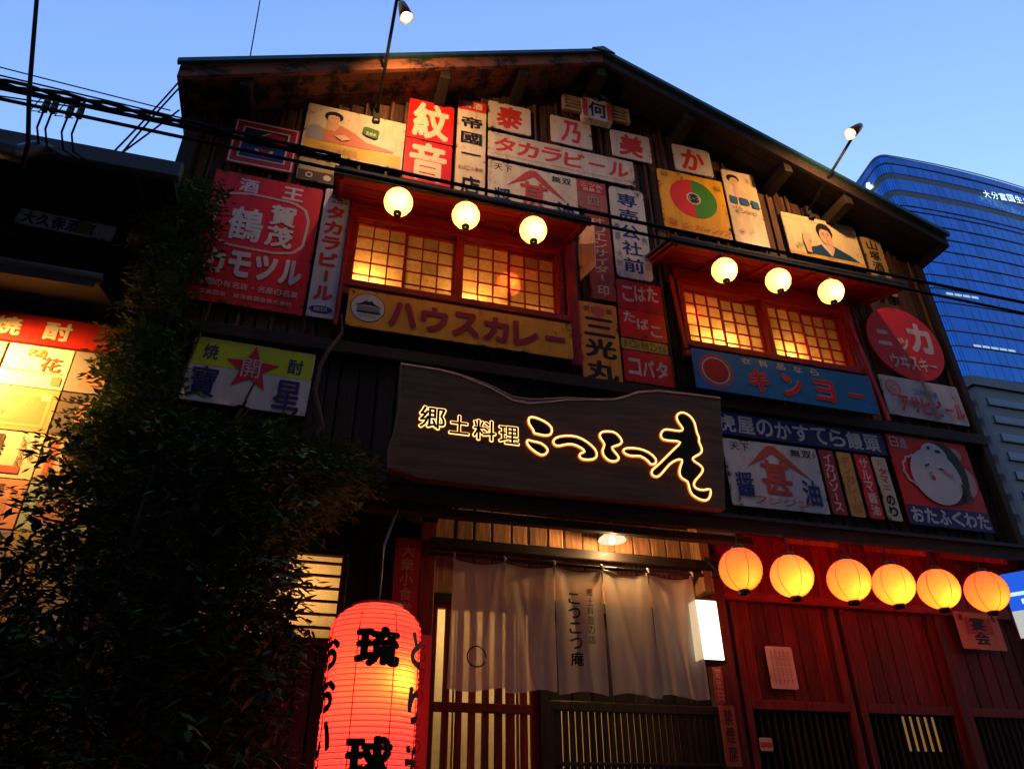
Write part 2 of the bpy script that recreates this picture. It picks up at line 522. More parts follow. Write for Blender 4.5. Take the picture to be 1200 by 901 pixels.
# cover battens on some joints give the ribbed look
for x in [XL + .22 * k for k in range(32)]:
    if x > XR - .05: break
    if WL[0] - .1 < x < WL[1] + .1 or WR[0] - .1 < x < WR[1] + .1: z0 = 5.6
    else: z0 = 4.33
    hp('batten', WOOD_U, x, .0, z0, .022, .02, soffit(x) - z0)
mb = MB(); mb.box(XL, XR, -.06, .02, 4.21, 4.31); hb(mb, 'ledge_beam', WOOD_B, .006)
mb = MB(); mb.box(XR - .06, XR + .01, -.05, .06, 3.1, soffit(XR)); hb(mb, 'corner_post', WOOD_D, .006)
mb = MB(); mb.box(XL - .01, XL + .1, -.05, .06, 3.1, soffit(XL)); hb(mb, 'corner_post', WOOD_D, .006)
# roof
for sgn, xe in ((-1, -1.376), (1, 5.65)):
    ze = RZ - SL * abs(xe - RX)
    mb = MB()
    a, b = (RX, RZ), (xe, ze)
    pr = [a, b, (b[0], b[1] - .05), (a[0], a[1] - .05)]
    mb.plate(pr, -.36, 7.2); r_ = fixn(hb(mb, 'roof', DARKMETAL))
    mb = MB(); mb.plate([(a[0], a[1] + .012), (b[0] + sgn * .02, b[1] + .012), (b[0] + sgn * .02, b[1] - .03), (a[0], a[1] - .03)], -.42, -.385)
    fixn(hb(mb, 'roof_edge_flashing', TEAL))
    mb = MB(); mb.plate([(a[0], a[1] - .02), (b[0], b[1] - .02), (b[0], b[1] - .15), (a[0], a[1] - .15)], -.385, -.35)
    fixn(hb(mb, 'bargeboard', WOOD_S if sgn < 0 else WOOD_SR))
    mb = MB(); mb.box(min(xe, xe - sgn * .03), max(xe, xe - sgn * .03), -.35, 7.1, ze - .15, ze - .05); hb(mb, 'eave_board', WOOD_D)
    # soffit boards run down the slope
    n = 3
    for k in range(n):
        y0 = -.345 + k * .13; y1 = y0 + .124
        mb = MB(); mb.plate([(a[0], a[1] - .052), (b[0] - sgn * .04, b[1] - .052 + SL * .04), (b[0] - sgn * .04, b[1] - .085 + SL * .04), (a[0], a[1] - .085)], y0, y1)
        fixn(hb(mb, 'soffit_board', WOOD_S if sgn < 0 else WOOD_SR))
    for k, dx in enumerate((.78, 1.5, 3.05) if sgn < 0 else (.9, 1.88, 2.5)):
        x = RX + sgn * dx; zt = RZ - SL * dx - .09
        mb = MB(); mb.box(x - .045, x + .045, -.345, .05, zt - .15, zt - .02)
        hb(mb, 'purlin', WOOD_SR, .006)
mb = MB(); mb.box(RX - .05, RX + .05, -.345, .05, RZ - .3, RZ - .1); hb(mb, 'ridge_beam', WOOD_SR, .006)
mb = MB(); mb.plate([(RX - .12, RZ - .03), (RX, RZ + .035), (RX + .12, RZ - .03)], -.43, 7.2); fixn(hb(mb, 'ridge_cap', TEAL))

# ---- windows
def pane_mat():
    m = bpy.data.materials.new("frosted_window_glass"); m.use_nodes = True
    nt = m.node_tree; nt.nodes.clear(); o = N(nt, "ShaderNodeOutputMaterial")
    tr = N(nt, "ShaderNodeBsdfTranslucent"); ts = N(nt, "ShaderNodeBsdfTransparent"); gl = N(nt, "ShaderNodeBsdfGlossy")
    f, _ = pos_noise(nt, 25, (1, 1, 1), 6, .7)
    oi = N(nt, "ShaderNodeObjectInfo")
    c = ramp(nt, f, [(.3, (.68, .36, .11)), (.7, (1.0, .66, .26))])
    c = mix(nt, 1.0, c, ramp(nt, oi.outputs['Random'], [(0, (.5, .5, .5)), (.35, (.85, .8, .75)), (1, (1, 1, 1))]), 'MULTIPLY')
    nt.links.new(c, tr.inputs[0])
    ts.inputs[0].default_value = (.9, .8, .6, 1)
    gl.inputs[1].default_value = .2; gl.inputs[0].default_value = (.9, .9, .9, 1)
    a = N(nt, "ShaderNodeMixShader"); a.inputs[0].default_value = .36
    nt.links.new(tr.outputs[0], a.inputs[1]); nt.links.new(ts.outputs[0], a.inputs[2])
    b = N(nt, "ShaderNodeMixShader"); b.inputs[0].default_value = .05
    nt.links.new(a.outputs[0], b.inputs[1]); nt.links.new(gl.outputs[0], b.inputs[2])
    nt.links.new(b.outputs[0], o.inputs[0]); return m
PANE = pane_mat()
_pm = bpy.data.meshes.new('pane')
_pm.from_pydata([(-.5, 0, 0), (.5, 0, 0), (.5, 0, 1), (-.5, 0, 1)], [], [(0, 1, 2, 3)]); _pm.materials.append(PANE)
def window(x0, x1, z0, z1, y=.03, mid=None, label=None):
    f = MB(); t = .05
    f.box(x0 - t, x0, y - .07, y + .05, z0 - .04, z1 + .05); f.box(x1, x1 + t, y - .07, y + .05, z0 - .04, z1 + .05)
    f.box(x0 - t, x1 + t, y - .072, y + .05, z1, z1 + .06); f.box(x0 - t - .02, x1 + t + .02, y - .11, y + .05, z0 - .06, z0)
    o = hb(f, 'window', WOOD_RH, .004)
    if label: o['label'] = label
    mid = mid or (x0 + x1) / 2
    m_ = MB(); m_.box(mid - .028, mid + .028, y - .055, y + .03, z0, z1)
    m_.build('mullion', WOOD_R, o)
    for (a, b) in ((x0, mid - .028), (mid + .028, x1)):
        h = (a + b) / 2
        for (c, d) in ((a, h), (h, b)):
            s = MB(); yy = y + (0 if c == a else .018)
            s.box(c, c + .012, yy - .014, yy + .014, z0, z1); s.box(d - .012, d, yy - .014, yy + .014, z0, z1)
            s.box(c + .012, d - .012, yy - .014, yy + .014, z0, z0 + .012); s.box(c + .012, d - .012, yy - .014, yy + .014, z1 - .012, z1)
            pw = (d - c - .024) / 3; ph = (z1 - z0 - .024) / 5
            for i in (1, 2): s.box(c + .012 + pw * i - .005, c + .012 + pw * i + .005, yy - .012, yy + .008, z0 + .012, z1 - .012)
            for j in (1, 2, 3, 4): s.box(c + .012, d - .012, yy - .009, yy + .005, z0 + .012 + ph * j - .004, z0 + .012 + ph * j + .004)
            s.build('sash', WOOD_RH, o)
            for i in range(3):
                for j in range(5):
                    p = link('pane', _pm, o, (c + .012 + pw * (i + .5), yy + .010, z0 + .012 + ph * j)); p.scale = (pw, 1, ph)
                    p.rotation_euler = (R(random.uniform(-.6, .6)), 0, R(random.uniform(-.8, .8)))
    return o
window(.07, 1.70, 4.84, 5.48)
window(2.85, 4.44, 4.80, 5.40)
# rooms behind the windows
ROOM = plain("room_plaster", (.09, .05, .03), .9)
for (x0, x1, z0, z1) in ((WL[0], WL[1], 4.6, 5.75), (WR[0], WR[1], 4.55, 5.7)):
    mb = MB()
    mb.box(x0 - .2, x1 + .2, 1.2, 1.25, z0, z1); mb.box(x0 - .25, x0 - .2, .1, 1.25, z0, z1); mb.box(x1 + .2, x1 + .25, .1, 1.25, z0, z1)
    mb.box(x0 - .25, x1 + .25, .1, 1.25, z0 - .05, z0); mb.box(x0 - .25, x1 + .25, .1, 1.25, z1, z1 + .05)
    hb(mb, 'room', ROOM)
WARM = (1.0, .54, .19)
for (x, z, e) in ((.17, 4.95, 10), (1.0, 4.92, 9), (1.55, 4.86, 1.2), (3.05, 4.93, 3.5), (3.25, 5.0, 5), (3.85, 4.93, 6), (4.2, 4.84, 1.5)):
    lamp('room_lamp', (x, .14, z - .05), e * 1.7, WARM, .05)
lamp('room_lamp', (.9, .7, 5.0), .8, WARM, .1); lamp('room_lamp', (3.6, .7, 4.9), .8, WARM, .1)

# ---- small roofs over the windows
def pent(x0, x1, zf, zb, yf=-.45, t=.045):
    m1 = MB(); n = 3
    for k in range(n):
        ya = yf + (0 - yf) * k / n; yb = yf + (0 - yf) * (k + 1) / n - .006
        za = zf + (zb - zf) * k / n; zc = zf + (zb - zf) * (k + 1) / n
        m = MB(); v = []
        m.add([(x0, ya, za), (x1, ya, za), (x1, yb, zc), (x0, yb, zc), (x0, ya, za + .02), (x1, ya, za + .02), (x1, yb, zc + .02), (x0, yb, zc + .02)],
              [(0, 3, 2, 1), (4, 5, 6, 7), (0, 1, 5, 4), (1, 2, 6, 5), (2, 3, 7, 6), (3, 0, 4, 7)])
        hb(m, 'eave_soffit_board', WOOD_RH)
    m = MB(); m.add([(x0 - .02, yf - .03, zf + .03), (x1 + .02, yf - .03, zf + .03), (x1 + .02, .0, zb + .03), (x0 - .02, .0, zb + .03),
                     (x0 - .02, yf - .03, zf + .055), (x1 + .02, yf - .03, zf + .055), (x1 + .02, .0, zb + .055), (x0 - .02, .0, zb + .055)],
                    [(0, 3, 2, 1), (4, 5, 6, 7), (0, 1, 5, 4), (1, 2, 6, 5), (2, 3, 7, 6), (3, 0, 4, 7)])
    hb(m, 'window_eave', DARKMETAL)
    m = MB(); m.box(x0 - .02, x1 + .02, yf - .028, yf - .002, zf - .025, zf + .028); hb(m, 'eave_fascia', WOOD_B, .004)
    k = int((x1 - x0) / .45)
    for i in range(k + 1):
        x = x0 + .04 + (x1 - x0 - .08) * i / k
        m = MB(); m.bar((x, yf + .01, zf - .012), (x, -.0, zb - .012), .028, .03); hb(m, 'rafter', WOOD_RH)
pent(-.13, 1.82, 5.475, 5.64)
pent(2.55, 4.82, 5.465, 5.62)
# red boards between window head and eave
for (x0, x1, z0, z1) in ((.0, 1.80, 5.545, 5.63), (2.78, 4.52, 5.465, 5.6)):
    m = MB(); m.box(x0, x1, -.03, .0, z0, z1); hb(m, 'lintel_board', WOOD_RH, .003)
# side posts and the slanting cheek rails of the windows
m = MB(); m.box(1.77, 1.86, -.06, .02, 4.4, 5.63); hb(m, 'window_post', WOOD_R, .004)
m = MB(); m.bar((4.52, -.02, 5.56), (4.52, -.15, 4.25), .035, .02, (0, 1, 0)); hb(m, 'cheek_rail', WOOD_R)
m = MB(); m.bar((2.755, -.02, 5.5), (2.76, -.08, 4.7), .03, .02, (0, 1, 0)); hb(m, 'cheek_rail', WOOD_R)
m = MB(); m.bar((.01, -.06, 5.62), (.01, -.1, 4.4), .03, .02, (0, 1, 0)); hb(m, 'cheek_rail', WOOD_R)
m = MB(); m.box(4.46, 4.56, -.05, .02, 4.3, 5.5); hb(m, 'window_post', WOOD_R, .004)
# rails that carry the long signs under the windows
for x0, x1, z in ((.02, 1.8, 4.74), (2.76, 4.5, 4.68)):
    m = MB(); m.box(x0, x1, -.07, .02, z - .035, z + .03); hb(m, 'sill_rail', WOOD_RH, .004)

# ---- canopy over the street door
CX0, CX1 = -.5, 5.75
m = MB(); m.box(CX0, CX1, -.56, -.53, 2.985, 3.075); hb(m, 'canopy_fascia', WOOD_B, .005)
m = MB(); m.add([(CX0, -.58, 3.07), (CX1, -.58, 3.07), (CX1, .03, 3.28), (CX0, .03, 3.28), (CX0, -.58, 3.095), (CX1, -.58, 3.095), (CX1, .03, 3.305), (CX0, .03, 3.305)],
                [(0, 3, 2, 1), (4, 5, 6, 7), (0, 1, 5, 4), (1, 2, 6, 5), (2, 3, 7, 6), (3, 0, 4, 7)])
hb(m, 'canopy_roof', DARKMETAL)
k = 0; x = CX0
while x < CX1 - .05:
    w = .155; mat = WOOD_R if x > 2.7 else WOOD_D
    m = MB(); x1 = min(x + w - .006, CX1)
    m.add([(x, -.53, 3.03), (x1, -.53, 3.03), (x1, .02, 3.23), (x, .02, 3.23), (x, -.53, 3.05), (x1, -.53, 3.05), (x1, .02, 3.25), (x, .02, 3.25)],
          [(0, 3, 2, 1), (4, 5, 6, 7), (0, 1, 5, 4), (1, 2, 6, 5), (2, 3, 7, 6), (3, 0, 4, 7)])
    hb(m, 'canopy_board', mat); x += w; k += 1
for x in (-.4, .3, .78, 2.68, 3.4, 4.1, 4.8, 5.6):
    m = MB(); m.bar((x, -.52, 2.99), (x, 0, 3.19), .04, .06); hb(m, 'canopy_rafter', WOOD_R if x > 2.7 else WOOD_B, .003)
# beams above the curtain
m = MB(); m.box(.75, 2.72, -.14, -.07, 2.865, 2.93); hb(m, 'lintel_beam', WOOD_B, .006)
m = MB(); m.box(.3, 2.78, -.5, -.44, 2.93, 2.98); hb(m, 'canopy_beam', WOOD_B, .006)
m = MB(); m.box(2.60, 2.68, -.12, .0, 2.72, 3.2); hb(m, 'door_post_head', WOOD_E, .006)

# ---- ground floor front: board wall above the door, doors, red boarded wall
def boards(x0, x1, z0, z1, w, mat, y=.03, d=.03, name='board'):
    x = x0
    while x < x1 - .01:
        ww = min(w * random.uniform(.9, 1.1), x1 - x)
        hp(name, mat, x + ww / 2, y + random.uniform(-.003, .003), z0, ww - .006, d, z1 - z0); x += ww
mb = MB(); mb.box(XL, -.6, .05, .09, 0, 3.0); mb.box(-.6, .27, .05, .09, 0, 2.3); mb.box(-.6, .27, .05, .09, 2.82, 3.0); mb.box(.27, .78, .05, .09, 0, 3.0); mb.box(.78, 2.72, .05, .09, 2.6, 3.0); mb.box(2.72, XR, .05, .09, 0, 3.0)
hb(mb, 'ground_wall_backing', WOOD_D)
boards(.80, 2.70, 2.60, 3.19, .125, WOOD_E)
boards(.28, .72, .3, 3.15, .11, WOOD_D)
boards(XL, -.62, .3, 3.2, .11, WOOD_D)
boards(-.62, .28, 2.82, 3.2, .11, WOOD_D); boards(-.62, .28, .3, 2.3, .11, WOOD_D)
m = MB(); m.box(.70, .80, -.06, .05, 0, 3.05); hb(m, 'door_post', WOOD_RD, .006)
m = MB(); m.box(2.66, 2.78, -.07, .05, 0, 3.0); hb(m, 'door_post', WOOD_RD, .006)
m = MB(); m.box(.78, 2.68, -.03, .05, 2.555, 2.62); hb(m, 'door_head', WOOD_D, .004)
# lattice screen, lit from the room
def litpane(name, bright, colr):
    m = bpy.data.materials.new(name); m.use_nodes = True
    nt = m.node_tree; nt.nodes.clear(); o = N(nt, "ShaderNodeOutputMaterial")
    tr = N(nt, "ShaderNodeBsdfTranslucent"); f, _ = pos_noise(nt, 30, (1, 1, 1), 5, .6)
    c = ramp(nt, f, [(.3, tuple(x * .85 for x in colr)), (.7, colr)]); nt.links.new(c, tr.inputs[0]); nt.links.new(tr.outputs[0], o.inputs[0])
    return m
SHOJI = litpane('lattice_backing_paper', 1, (.95, .78, .48))
def lattice(x0, x1, z0, z1, gaps, midz, name, barmat, label=None, rail=.05):
    m = MB(); m.box(x0, x1, -.02, .02, z1, z1 + .05); m.box(x0, x1, -.02, .02, z0 - .05, z0)
    m.box(x0, x0 + .03, -.02, .02, z0, z1); m.box(x1 - .03, x1, -.02, .02, z0, z1)
    for z in midz: m.box(x0 + .03, x1 - .03, -.021, .021, z - rail / 2, z + rail / 2)
    o = hb(m, name, barmat, .003)
    if label: o['label'] = label
    edges = [x0 + .03] + [e for g in gaps for e in g] + [x1 - .03]
    for i in range(0, len(edges) - 1, 2):
        a, b = edges[i], edges[i + 1]
        if b - a > .004:
            q = piece('bar', barmat, o, (a + b) / 2, 0, z0, b - a, .03, z1 - z0)
    p = MB(); p.add([(x0 + .01, .03, z0 - .02), (x1 - .01, .03, z0 - .02), (x1 - .01, .03, z1 + .02), (x0 + .01, .03, z1 + .02)], [(0, 1, 2, 3)])
    p.build('paper_pane', SHOJI, o)
    return o
gl = []
for c, w in ((.86, .05), (.935, .022), (.957, .012), (1.02, .04), (1.10, .04), (1.178, .036), (1.252, .024), (1.322, .014), (1.345, .012), (1.402, .02)):
    gl.append((c - w / 2, c + w / 2))
lattice(.80, 1.46, .35, 2.53, gl, (1.98, 1.1), 'lattice_screen', WOOD_RD, 'dark lattice screen lit warm from inside')
gl = []; x = 1.60
while x < 2.56: gl.append((x, x + .014)); x += .042
lattice(1.52, 2.64, .35, 1.98, gl, (1.70, 1.0), 'lattice_door', WOOD_D, 'sliding door with fine dark lattice', .02)
m = MB(); m.box(1.46, 1.52, -.04, .04, .1, 2.55); hb(m, 'door_post', WOOD_D, .004)
boards(1.53, 2.63, 2.04, 2.55, .14, WOOD_D, .03)
mb = MB(); mb.box(.7, 2.8, 1.5, 1.55, .1, 3); mb.box(.65, .7, .1, 1.55, .1, 3); mb.box(2.8, 2.85, .1, 1.55, .1, 3); mb.box(.65, 2.85, .1, 1.55, 2.95, 3); mb.box(.65, 2.85, .1, 1.55, .05, .1)
hb(mb, 'room', ROOM)
lamp('room_lamp', (1.05, .42, 2.48), 10, (1, .66, .3), .1); lamp('room_lamp', (1.9, .7, 2.0), 5, (1, .6, .25), .1)
# slatted window at the left
m = MB(); m.box(-.58, .26, -.02, .03, 2.28, 2.32); m.box(-.58, .26, -.02, .03, 2.80, 2.84); m.box(-.62, -.58, -.02, .03, 2.28, 2.84); m.box(.24, .28, -.02, .03, 2.32, 2.8)
sw = hb(m, 'slatted_window', WOOD_D, .003)
for k in range(6):
    q = MB(); q.box(-.58, .24, -.014, .01, 2.372 + k * .075, 2.384 + k * .075); q.build('slat', WOOD_D, sw)
q = MB(); q.add([(-.58, .035, 2.3), (.25, .035, 2.3), (.25, .035, 2.82), (-.58, .035, 2.82)], [(0, 1, 2, 3)]); q.build('paper_pane', SHOJI, sw)
mb = MB(); mb.box(-.7, .35, .9, .95, 2.1, 3.0); mb.box(-.7, -.65, .1, .95, 2.1, 3.0); mb.box(.3, .35, .1, .95, 2.1, 3.0); mb.box(-.7, .35, .1, .95, 2.95, 3.0); mb.box(-.7, .35, .1, .95, 2.05, 2.1)
hb(mb, 'room', ROOM)
lamp('room_lamp', (.02, .3, 2.6), 4.5, (1, .55, .2), .06)
# red boarded part
boards(2.80, XR, 2.76, 3.2, .16, WOOD_R)
m = MB(); m.box(2.78, 5.5, -.06, .03, 2.70, 2.765); hb(m, 'door_head', WOOD_RH, .005)
doors = ((2.83, 3.66), (3.70, 4.50), (4.56, 5.4))
for i, (a, b) in enumerate(doors):
    m = MB(); m.box(a, a + .05, -.03, .02, .2, 2.70); m.box(b - .05, b, -.03, .02, .2, 2.70); m.box(a + .05, b - .05, -.031, .02, 2.02, 2.08); m.box(a + .05, b - .05, -.031, .02, .2, .3)
    o = hb(m, 'sliding_door', WOOD_RD, .004)
    x = a + .05
    while x < b - .06:
        w = min(.115, b - .05 - x); piece('board', WOOD_RD, o, x + w / 2, .012, 2.08, w - .004, .02, .62); x += w
    x = a + .06
    while x < b - .06: piece('bar', WOOD_D, o, x, .0, 1.3, .02, .02, .72); x += .052
    q = MB(); q.box(a + .05, b - .05, .012, .02, .3, 1.3); q.build('lower_panel', WOOD_RD, o)
m = MB(); m.box(2.78, XR, .022, .05, 1.3, 2.05)
hb(m, 'dark_glass', plain('dark_window_glass', (.01, .01, .01), .2))
m = MB(); m.box(4.5, 4.56, -.05, .03, .1, 2.7); hb(m, 'door_post', WOOD_RD, .004)
m = MB(); m.box(5.42, 5.5, -.06, .03, .1, 2.7); hb(m, 'door_post', WOOD_RD, .004)
# light leaking through a narrow grille in the second door
for k in range(5):
    m = MB(); m.box(4.02 + k * .06, 4.036 + k * .06, -.016, -.012, 1.80, 2.01)
    hb(m, 'lit_slit', glow('slit_glow', (1, .5, .16), .22))

# ================================================================ the signs
RED = (.62, .016, .011); DRED = (.5, .012, .018); CREAM = (.72, .62, .45); WHITE = (.66, .64, .6); YEL = (.72, .42, .04)
INKB = (.015, .015, .02); NAVY = (.015, .025, .16); BLUE = (.02, .1, .3); ORANGE = (.65, .26, .05); GREEN = (.06, .2, .03)

s = Sign('small square sign with red border and dark triangles, top left under the roof', 'sign', -.726, 6.04, .50, .49, DRED, rust=.6)
s.frame(.012, .012, WHITE, .01); s.rect(.14, .15, .86, .85, WHITE); s.rect(.17, .18, .83, .82, (.02, .03, .03))
s.poly([(.2, .5), (.56, .2), (.8, .26), (.82, .42), (.55, .52), (.3, .52)], DRED); s.poly([(.2, .49), (.54, .22), (.57, .22), (.25, .5)], WHITE)
s.rect(.17, .58, .83, .82, (.03, .03, .25)); s.disc(.52, .62, .07, WHITE, a0=180, a1=360); s.disc(.52, .62, .045, DRED, a0=180, a1=360)

s = Sign('wide faded poster of a dark haired woman above a yellow band with green badge', 'poster', -.046, 6.36, .82, .56, CREAM, rust=.55)
s.rect(.02, .74, .98, .98, YEL)
s.poly([(.02, .5), (.12, .42), (.2, .5), (.22, .74), (.02, .74)], (.35, .36, .42))
s.poly([(.18, .52), (.26, .34), (.36, .36), (.5, .46), (.62, .6), (.9, .66), (.9, .7), (.5, .74), (.2, .74)], (.62, .2, .12), 'figure')
s.poly([(.2, .5), (.22, .3), (.3, .28), (.34, .36), (.3, .5)], (.68, .4, .24), 'figure')
s.disc(.27, .2, .075, INKB, rz=.06, name='hair'); s.disc(.27, .25, .05, (.7, .42, .28), rz=.055, name='face')
s.poly([(.2, .2), (.22, .12), (.32, .12), (.34, .2), (.27, .17)], INKB, 'hair')
for a in (.25, .29): s.disc(a, .245, .005, INKB, n=8)
s.poly([(.3, .6), (.4, .55), (.46, .62), (.38, .68)], (.75, .5, .36), 'hand')
s.poly([(.57, .3), (.6, .27), (.72, .3), (.74, .34), (.73, .46), (.7, .49), (.6, .46), (.57, .42)], (.05, .16, .03), 'badge')
s.text('天然水', .6, .38, .71, .45, WHITE, weight=.03); s.text('富久の味香る酒', .2, .82, .55, .93, (.5, .36, .2), weight=.01)

s = Sign('small cream plaque with brown base, just under the wide woman poster', 'sign', -.29, 5.885, .31, .24, (.5, .4, .18), rust=.7)
s.rect(.02, .55, .98, .98, (.1, .06, .03)); s.disc(.75, .78, .03, CREAM); s.ring(.3, .76, .028, .01, CREAM)

s = Sign('red square sign with large cream character for crest', 'sign', .58, 6.745, .405, .495, RED, rust=.4)
s.text('紋', .06, .05, .94, .95, CREAM, weight=.045)
s = Sign('red square sign with large cream character for sound', 'sign', .578, 6.24, .405, .49, RED, rust=.45)
s.text('音', .06, .05, .94, .95, CREAM, weight=.045)
s = Sign('tall narrow cream sign with black brush characters and a red cap', 'sign', .947, 6.53, .262, 1.2, CREAM, rust=.5)
s.rect(.0, .0, 1, .1, RED); s.text('清酒', .12, .015, .88, .085, CREAM, weight=.02); s.rect(0, .105, 1, .112, RED)
s.text('帝國一', .14, .16, .86, .66, INKB, vert=True, weight=.035, fill=.72); s.text('たばこ小賣所', .08, .70, .92, .74, (.4, .2, .1)); s.text('店', .14, .8, .86, .97, INKB, weight=.03)
for ch, x, lab in (('泰', 1.303, 'white plate with red brush character, left end of the top row'), ('乃', 1.909, 'white plate with a simple red two stroke character, under the crest ornament'),
                   ('美', 2.523, 'white plate with a red character for beauty, third in the top row'), ('か', 3.183, 'white plate with a red brushed hiragana, right end of the top row')):
    s = Sign(lab, 'sign', x, 7.028, .41, .365, (.7, .6, .5), rust=.35, radius=.025, group='row of red brush character plates')
    s.text(ch, .16 if ch != '乃' else .24, .1, .84 if ch != '乃' else .76, .9, (.6, .04, .03), weight=.05, shear=.1)
s = Sign('long white beer banner with red katakana, across the gable', 'sign', 1.809, 6.64, 1.415, .322, (.7, .62, .5), rust=.35)
s.text('タカラビール', .03, .16, .97, .74, (.6, .05, .035), weight=.05, shear=.12); s.rect(.01, .86, .99, .875, (.25, .15, .1)); s.rect(.01, .1, .99, .11, (.5, .35, .2))
def soy(lab, x, z, w, h, col):
    s = Sign(lab, 'sign', x, z, w, h, col, rust=.35, group='soy sauce signs with the mountain mark')
    s.text('天下', .06, .05, .27, .17, INKB, weight=.015); s.text('無双', .70, .05, .94, .17, INKB, weight=.015)
    rr = (.5, .07, .05)
    s.poly([(.2, .42), (.3, .28), (.4, .12), (.47, .04), (.53, .04), (.6, .13), (.72, .3), (.88, .52), (.7, .37), (.6, .27), (.5, .15), (.4, .26), (.3, .33)], rr, 'mountain_mark')
    s.text('甚', .32, .27, .68, .78, rr, weight=.03)
    s.text('醤', .05, .5, .26, .86, NAVY, weight=.022); s.text('油', .74, .52, .95, .9, NAVY, weight=.028)
    s.text('フジジン', .2, .84, .82, .95, rr, weight=.012)
soy('cream soy sauce sign with mountain mark, half hidden by a small roof', 1.517, 6.105, .826, .65, (.7, .62, .48))
soy('white soy sauce sign with red mountain mark, below the navy lettered strip', 3.403, 3.68, .823, .546, (.56, .56, .58))
s = Sign('small red and faded pink plaque right of the upper soy sauce sign', 'sign', 2.07, 6.25, .275, .36, (.4, .12, .08), rust=.8)
s.rect(.02, .02, .98, .42, (.5, .04, .03)); s.text('三ツ矢', .1, .08, .9, .22, CREAM); s.text('炭酸水', .16, .26, .84, .38, CREAM); s.text('四', .3, .55, .72, .85, (.45, .3, .2))
s = Sign('narrow red enamel strip with vertical white letters between the windows', 'sign', 2.10, 5.56, .22, .94, (.36, .05, .035), rust=.7)
s.text('オリエンサイダー', .2, .04, .8, .8, (.6, .5, .4), vert=True, weight=.01); s.text('印', .25, .84, .75, .95, (.6, .5, .4))
# bent panel sticking out beside it, orange lantern light put into its colour
mb = MB(); mb.add([(-.06, -.02, -.26), (.0, -.2, -.24), (.02, -.21, .28), (-.06, -.03, .2), (-.055, -.005, -.26), (.012, -.19, -.24), (.032, -.2, .28), (-.055, -.015, .2)],
                  [(0, 1, 2, 3), (7, 6, 5, 4), (0, 4, 5, 1), (1, 5, 6, 2), (2, 6, 7, 3), (3, 7, 4, 0)])
o = fixn(mb.build('side_panel_sign', enamel((.75, .38, .22), .8), loc=(1.955, -.02, 5.50)))
tag(o, 'bent tin panel jutting from the wall beside the left window, lit orange', 'sign')
s = Sign('tall white sign with blue characters of a tobacco shop notice', 'sign', 2.408, 5.90, .336, 1.045, (.6, .57, .53), rust=.4, radius=.04)
s.text('専売公社前', .22, .05, .78, .95, NAVY, vert=True, weight=.03, fill=.84)
s.text('煙草', .04, .42, .2, .62, (.2, .2, .3), vert=True, weight=.005); s.text('小売', .8, .45, .96, .62, (.2, .2, .3), vert=True, weight=.005); s.text('大分', .04, .72, .2, .9, (.2, .2, .3), vert=True, weight=.005); s.text('駅前', .8, .72, .96, .9, (.2, .2, .3), vert=True, weight=.005)
s = Sign('dull dark red tobacco plate with hiragana, topmost of the tobacco stack', 'sign', 2.426, 5.187, .413, .30, (.42, .012, .022), rust=.3, group='stack of tobacco plates')
s.text('こはた', .1, .2, .92, .72, (.5, .42, .42), weight=.035, rise=-.06)
s = Sign('bright red tobacco plate with stepped white hiragana, second of the stack', 'sign', 2.423, 4.893, .412, .28, (.68, .012, .014), rust=.2, group='stack of tobacco plates')
s.text('たばこ', .08, .06, .92, .44, (.62, .5, .48), weight=.035, rise=.2)
s = Sign('thin yellow strip with dark letters inside the tobacco stack', 'sign', 2.418, 4.692, .411, .10, (.5, .34, .06), rust=.5, thick=.014)
s.text('タバコ小売所エンゼル', .04, .15, .96, .85, INKB, weight=.01)
s = Sign('red tobacco plate with white katakana, lowest of the stack', 'sign', 2.426, 4.485, .416, .29, (.66, .012, .016), rust=.3, group='stack of tobacco plates')
s.text('コバタ', .08, .25, .92, .78, (.62, .52, .5), weight=.045)
s = Sign('tall orange medicine sign with three black brush characters', 'sign', 2.027, 4.63, .324, .80, (.8, .3, .04), rust=.5, y=-.05)
s.text('三光丸', .1, .17, .9, .93, INKB, vert=True, weight=.05, fill=.86); s.text('家庭良藥', .1, .05, .9, .12, (.35, .1, .05)); s.disc(.5, .1, .05, (.6, .12, .06))
s = Sign('long orange curry sign with red katakana under the left window', 'sign', .921, 4.575, 1.70, .32, (.8, .34, .03), rust=.5, y=-.1, tilt=0)
s.disc(.085, .46, .125, (.05, .05, .04)); s.disc(.085, .46, .118, (.55, .55, .55))
s.poly([(.028, .42), (.06, .34), (.075, .27), (.085, .3), (.1, .27), (.11, .34), (.145, .44), (.1, .4), (.07, .4)], INKB, 'roof_mark'); s.rect(.04, .43, .135, .56, (.16, .2, .22)); s.rect(.04, .57, .138, .61, INKB); s.text('別製料理', .05, .65, .125, .73, (.2, .2, .25), weight=0)
s.text('ハウスカレー', .165, .18, .985, .84, (.32, .02, .05), weight=.07, fill=.84)
s = Sign('large red spirits sign with white outlined seal, left part of the upper wall', 'sign', -.62, 5.087, .79, 1.215, (.66, .008, .016), rust=.45, roll=0)
s.text('酒', .22, .035, .42, .14, (.6, .6, .62), weight=.03); s.text('王', .62, .035, .84, .14, (.6, .6, .62), weight=.04)
s.ring(.5, .37, .335, .02, (.55, .42, .38), rz=.27, wob=.012, sq=.55)
s.text('鶴', .2, .27, .54, .53, (.6, .58, .58), weight=.028); s.text('賀茂', .56, .2, .80, .54, (.6, .58, .58), vert=True, weight=.045, fill=.95)
s.text('カモツル', .06, .62, .95, .8, (.6, .56, .56), weight=.07, fill=.84)
s.text('全国の有名店・名産の名菓', .08, .845, .94, .89, (.6, .52, .5), weight=.01); s.text('広島西条 賀茂鶴酒造株式会社', .12, .925, .9, .955, (.55, .45, .43), weight=.01)
